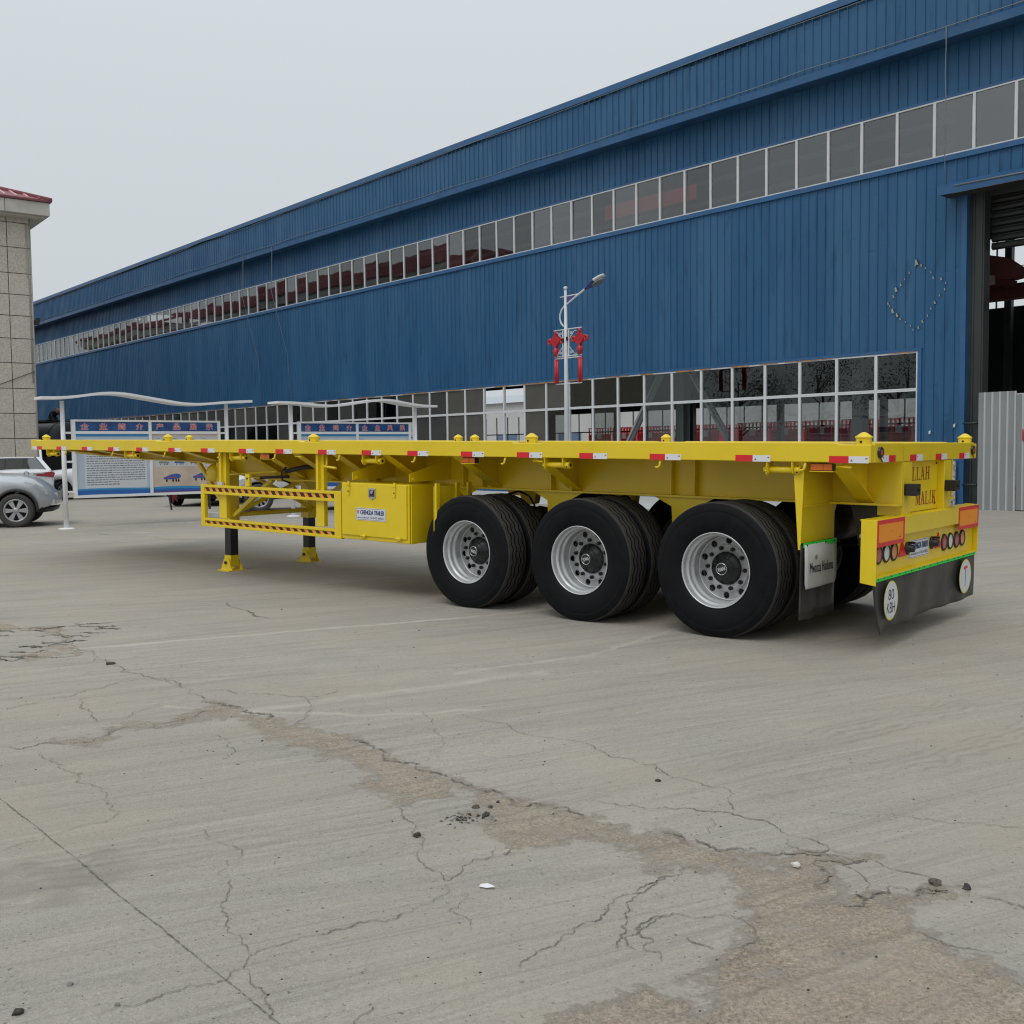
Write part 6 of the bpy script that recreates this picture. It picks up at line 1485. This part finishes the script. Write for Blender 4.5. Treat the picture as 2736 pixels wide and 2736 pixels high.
sed = dict(L=4.75, W=1.84, H=1.47, R=.33, paint=M_CWHT, xf=1.45, xr=-1.32, spokes=10, sill=.24,
           top=[(-2.375, .92), (-2.25, 1.03), (-1.7, 1.05), (.95, .97), (1.6, .88), (2.1, .76), (2.375, .58)], wid=[(-2.375, .76), (-2.1, .88), (1.4, .92), (2.0, .86), (2.375, .62)], gh=(1.05, .25, -.85, -1.95, 1.0), cp=.13)
hs_ = Vector((-.55, .835, 0)).normalized(); Pr = Vector((-15.36, 32.68, 0)); S2 = car('white_sedan', Pr + hs_ * 2.375, hs_, sed, 'white saloon car parked with its red tail lights facing the yard')
for s in (-1, 1):
    MB().prism([(s * .30, .86), (s * .82, .80), (s * .87, .93), (s * .80, .99), (s * .34, .94)], 'x', -2.40, -2.22, M_TLT).build('tail_light', S2, bevel=.01)
MB().box(-2.405, -2.37, -.26, .26, .70, .83, M_BLUEV).build('number_plate', S2); MB().box(-2.395, -2.30, -.78, .78, .30, .40, M_PLAS).build('bumper_lip', S2)
MB().lathe([(.05, 0), (.07, -.008), (.085, 0)], M_CHR, 16, 'x', (-2.39, -.02, .93)).build('badge', S2); MB().box(-2.41, -2.38, -.55, -.22, .915, .94, M_CHR).build('model_badge', S2)
hat = dict(L=4.3, W=1.80, H=1.62, R=.32, paint=M_CWHT, xf=1.30, xr=-1.25, spokes=8, sill=.26, top=[(-2.15, .95), (-1.9, 1.08), (.7, 1.04), (1.5, .96), (1.95, .82), (2.15, .60)], wid=[(-2.15, .78), (-1.8, .88), (1.3, .90), (1.8, .84), (2.15, .60)], gh=(.9, .1, -1.6, -2.0, 1.0), cp=.14)
hat3 = dict(hat); hat3.update(H=1.50, gh=(.72, .0, -1.6, -2.0, 1.0))
h3 = Vector((-.90, -.40, 0)).normalized(); l3 = Vector((-h3.y, h3.x, 0)); Pw3 = Vector((-15.15, 34.7, 0)); S3 = car('white_car', Pw3 - h3 * 1.30 - l3 * .80, h3, hat3, 'white car nosing out between the white saloon and the notice board')
for w_ in S3.children:
    if w_.name.startswith('wheel') and w_.location.x > 0: w_.rotation_euler = (0, 0, w_.rotation_euler.z + .85)      # steered
for s in (-1, 1): MB().prism([(1.75, .86), (2.05, .72), (2.06, .62), (1.7, .72)], 'y', s * .66, s * .83, M_HLT).build('headlight', S3)
suv2 = dict(suv); suv2.update(paint=M_CWHT, H=1.72, spokes=10, R=.36, tyre=M_DUST)
h4 = Vector((-.96, -.28, 0)).normalized(); l4 = Vector((-h4.y, h4.x, 0)); Pw4 = Vector((-6.39, 26.1, 0)); S4 = car('white_suv', Pw4 - h4 * 1.62 - l4 * .84, h4, suv2, 'white off-road car with spoked wheels seen under the trailer behind the landing legs')
for s in (-1, 1): MB().prism([(1.86, .90), (2.12, .83), (2.28, .70), (2.30, .62), (2.05, .66), (1.92, .74)], 'y', s * .74, s * .875, M_HLT).build('headlight', S4, bevel=.015)
drk = dict(hat); drk.update(paint=M_CBLK, spokes=8)
h5 = Vector((.10, 1, 0)).normalized(); l5 = Vector((-h5.y, h5.x, 0)); S5 = car('dark_car', Vector((-8.95, 30.0, 0)) + h5 * 1.25 - l5 * .0, h5, drk, 'dark car mostly hidden behind the picture panel of the near notice board')
rg = MB().add([(-10.55 + .0, 28.2, .62), (-10.42, 28.2, .62), (-10.40, 28.25, .2), (-10.48, 28.2, .3), (-10.52, 28.2, .15)], [(0, 1, 2, 3, 4)], mat('red_rag', (.14, .012, .016), .8)).build('red_rag'); so = rg.modifiers.new('t', 'SOLIDIFY'); so.thickness = .02
rg.location = (1.45, -.6, 0); tag(rg, 'dark red rag dangling below the near notice board', 'rag')
bar_ = MB().bar((-9.25, 27.62, .60), (-7.4, 28.3, .66), .05, .06, M_DSTEEL).bar((-8.2, 28.0, 0), (-8.2, 28.0, .62), .05, .05, M_DSTEEL).bar((-9.1, 27.6, .0), (-9.2, 27.62, .6), .04, .04, M_DSTEEL).build('tow_frame'); tag(bar_, 'low dark steel bar behind the near notice board holding the red rag', 'bar')

# dark tank trailer behind the parked cars
ta = Vector((-.80, .60, 0)); tp = Vector((-ta.y, ta.x, 0)); KT = 1.27; TK = empty('tank_trailer', M=frame_M(Vector((-18.6 * KT, 43.5 * KT, 0)), ta * KT, tp * KT, Vector((0, 0, 1.135)))); tag(TK, 'dark grey tank trailer behind the parked white cars', 'tank trailer')
M_TANK = mat('tank_grey', (.035, .037, .04), .45, var=.15, scale=2)
MB().lathe([(0, -.12), (.45, -.09), (.75, -.02), (.86, .06), (.88, .14), (.88, 8.9), (.7, 9.05), (0, 9.1)], M_TANK, 36, 'x', (0, 0, 2.02)).build('tank', TK)
tk = MB()
for x in (.14, 2.2, 4.4, 6.6): tk.lathe([(.885, -.03), (.90, -.03), (.90, .03), (.885, .03)], M_TANK, 36, 'x', (x, 0, 2.02))
tk.box(.2, 8.8, -.28, .28, 2.905, 2.94, M_TANK).box(.3, 8.8, -.5, .5, .80, 1.13, M_ARCH).box(-.1, .15, -1.1, 1.1, .35, 1.25, M_ARCH).build('chassis', TK)
for x in (1.2, 2.5): MB().cyl((x, -1.15, .52), (x, -.6, .52), .52, M_RUB, 24).build('wheel', TK); MB().cyl((x, .6, .52), (x, 1.15, .52), .52, M_RUB, 24).build('wheel', TK)
for s in (-1, 1): MB().prism([(.4, .95), (.6, 1.15), (3.1, 1.15), (3.3, .95), (3.1, 1.1), (.6, 1.1)], 'y', s * .62, s * 1.15, M_ARCH).build('mudguard', TK)
ra_ = MB()
for y in (-.26, .26): ra_.tube([(.3, y, 3.0), (8.7, y, 3.0)], .018, M_TANK, 5)
ra_.build('walkway_rail', TK)
tw = MB().box(-.2, 1.2, -1.3, 1.3, .3, 2.1, M_ARCH); ob = tw.build('dark_filler', bevel=.03); ob.matrix_world = frame_M(Vector((-17.9 * KT, 46.5 * KT, 0)), ta * KT, tp * KT, Vector((0, 0, 1.1))); tag(ob, 'black block added to fill the dark area behind the tank trailer', 'box')  # added black block filling the shaded gap behind the tank

# worker bending over on top of the tank
def skinned(name, joints, edges, m, root=0):
    me = bpy.data.meshes.new(name); me.from_pydata([j[0] for j in joints], edges, []); o = bpy.data.objects.new(name, me); COL.objects.link(o)
    sk = o.modifiers.new('skin', 'SKIN'); sk.use_smooth_shade = True
    for i, j in enumerate(joints):
        r = j[1]; me.skin_vertices[0].data[i].radius = (r, r) if not isinstance(r, tuple) else r
        me.skin_vertices[0].data[i].use_root = (i == root)
    ss = o.modifiers.new('sub', 'SUBSURF'); ss.levels = 1; ss.render_levels = 2
    me.materials.append(m); return o
M_CLOTH = mat('dark_workwear', (.018, .022, .032), .85, var=.2, scale=12); M_SKIN = mat('skin', (.42, .22, .15), .55)
PX = ta * .95
PE = empty('person', M=frame_M(Vector((-18.6 * KT, 43.5 * KT, 3.32)) + ta * 1.35, -ta * 1.2, -tp * 1.2, Vector((0, 0, 1.2)))); tag(PE, 'person in dark workwear kneeling and leaning forward on top of the dark tank', 'person')
J = [((-.18, 0, .26), (.15, .14)), ((-.02, 0, .36), (.15, .13)), ((.14, 0, .42), (.17, .12)), ((.22, 0, .45), (.07, .07)),
     ((-.14, .09, .22), .09), ((.10, .11, .10), .075), ((-.26, .11, .05), .05), ((-.36, .11, .03), .045), ((-.14, -.09, .22), .09), ((.10, -.11, .10), .075), ((-.26, -.11, .05), .05), ((-.36, -.11, .03), .045),
     ((.14, .19, .40), .065), ((.24, .22, .20), .05), ((.36, .18, .06), .038), ((.14, -.19, .40), .065), ((.24, -.22, .20), .05), ((.36, -.18, .06), .038)]
E_ = [(0, 1), (1, 2), (2, 3), (0, 4), (4, 5), (5, 6), (6, 7), (0, 8), (8, 9), (9, 10), (10, 11), (2, 12), (12, 13), (13, 14), (2, 15), (15, 16), (16, 17)]
o = skinned('body', J, E_, M_CLOTH); o.parent = PE
hd_ = MB().lathe([(0, -.12), (.05, -.115), (.075, -.06), (.085, .0), (.085, .05), (.06, .10), (0, .12)], M_SKIN, 16, 'z', (.33, 0, .49))
hd_.lathe([(.02, -.02), (.014, .02), (0, .03)], M_SKIN, 8, 'x', (.42, 0, .475)); hd_.box(.395, .413, -.045, -.02, .50, .51, M_ARCH).box(.395, .413, .02, .045, .50, .51, M_ARCH).box(.39, .408, -.025, .025, .425, .432, M_TLT)
for s in (-1, 1): hd_.box(.31, .35, s * .083, s * .098, .46, .52, M_SKIN)
hd_.build('head', PE)
hr = MB().lathe([(.088, .05), (.086, .075), (.062, .112), (0, .128)], mat('grey_hair', (.10, .09, .085), .8), 16, 'z', (.318, 0, .488)); hr.build('hair', PE)
for s in (-1, 1):
    h_ = MB().box(.36, .42, s * .18 - .035, s * .18 + .035, .0, .03, M_SKIN)
    for k in range(4): h_.box(.42, .47 - .006 * abs(k - 1.5), s * .18 - .034 + k * .018, s * .18 - .020 + k * .018, .0, .02, M_SKIN)
    h_.bar((.38, s * .15, .012), (.41, s * .115, .012), .018, .018, M_SKIN); h_.build('hand', PE)

po = MB().tube([(-16.55, 36.6, 0), (-16.75, 36.8, 1.9)], .045, M_SIGN, 8).build('white_pole'); tag(po, 'thin leaning white pole behind the white saloon', 'pole')

# ================================================================== TREES across the yard (they show in the workshop's window panes)
M_LEAF = mat('leaf', (.045, .075, .022), .6, var=.4, scale=3, randobj=.1); M_BARK = mat('bark', (.09, .07, .05), .9, var=.3, scale=6)
def tree(x, y, h, seed, label):
    g = np.random.default_rng(seed); t = empty('tree', loc=(x, y, 0)); tag(t, label, 'tree', 'trees across the yard mirrored in the windows')
    tr = MB().tube([(0, 0, 0), (.05, .02, h * .25), (0, .1, h * .55), (.1, .05, h * .8)], [.16, .13, .09, .04], M_BARK, 8)
    tips = []
    for k in range(9):
        a = g.uniform(0, 2 * PI); z0 = h * g.uniform(.28, .7); l = h * g.uniform(.18, .3); e_ = (l * math.cos(a), l * math.sin(a), z0 + l * .7); tr.tube([(0, .05, z0), (e_[0] * .5, e_[1] * .5, z0 + l * .45), e_], [.05, .035, .015], M_BARK, 6); tips.append(e_)
    tr.build('trunk', t)
    cr = MB(); tips.append((0, 0, h * .9)); V = []; F = []
    for k in range(3000):
        c = tips[g.integers(len(tips))]; p = np.array(c) + g.normal(0, 1, 3) * (h * .085, h * .085, h * .07); s = g.uniform(.04, .09); q = g.normal(0, 1, (2, 3)); q /= np.linalg.norm(q, axis=1)[:, None]
        b = len(V); V += [tuple(p + q[0] * s), tuple(p + q[1] * s * .6), tuple(p - q[0] * s), tuple(p - q[1] * s * .6)]; F.append((b, b + 1, b + 2, b + 3))
    cr.add(V, F, M_LEAF); cr.build('crown', t, recalc=False)
for i, (x, y, h) in enumerate(((-33, 16, 8.0), (-36, 21, 9.0), (-31, 26.5, 7.0), (-38, 12, 8.5))): tree(x, y, h, 40 + i, 'leafy tree left of the yard, visible only as a reflection in the windows')
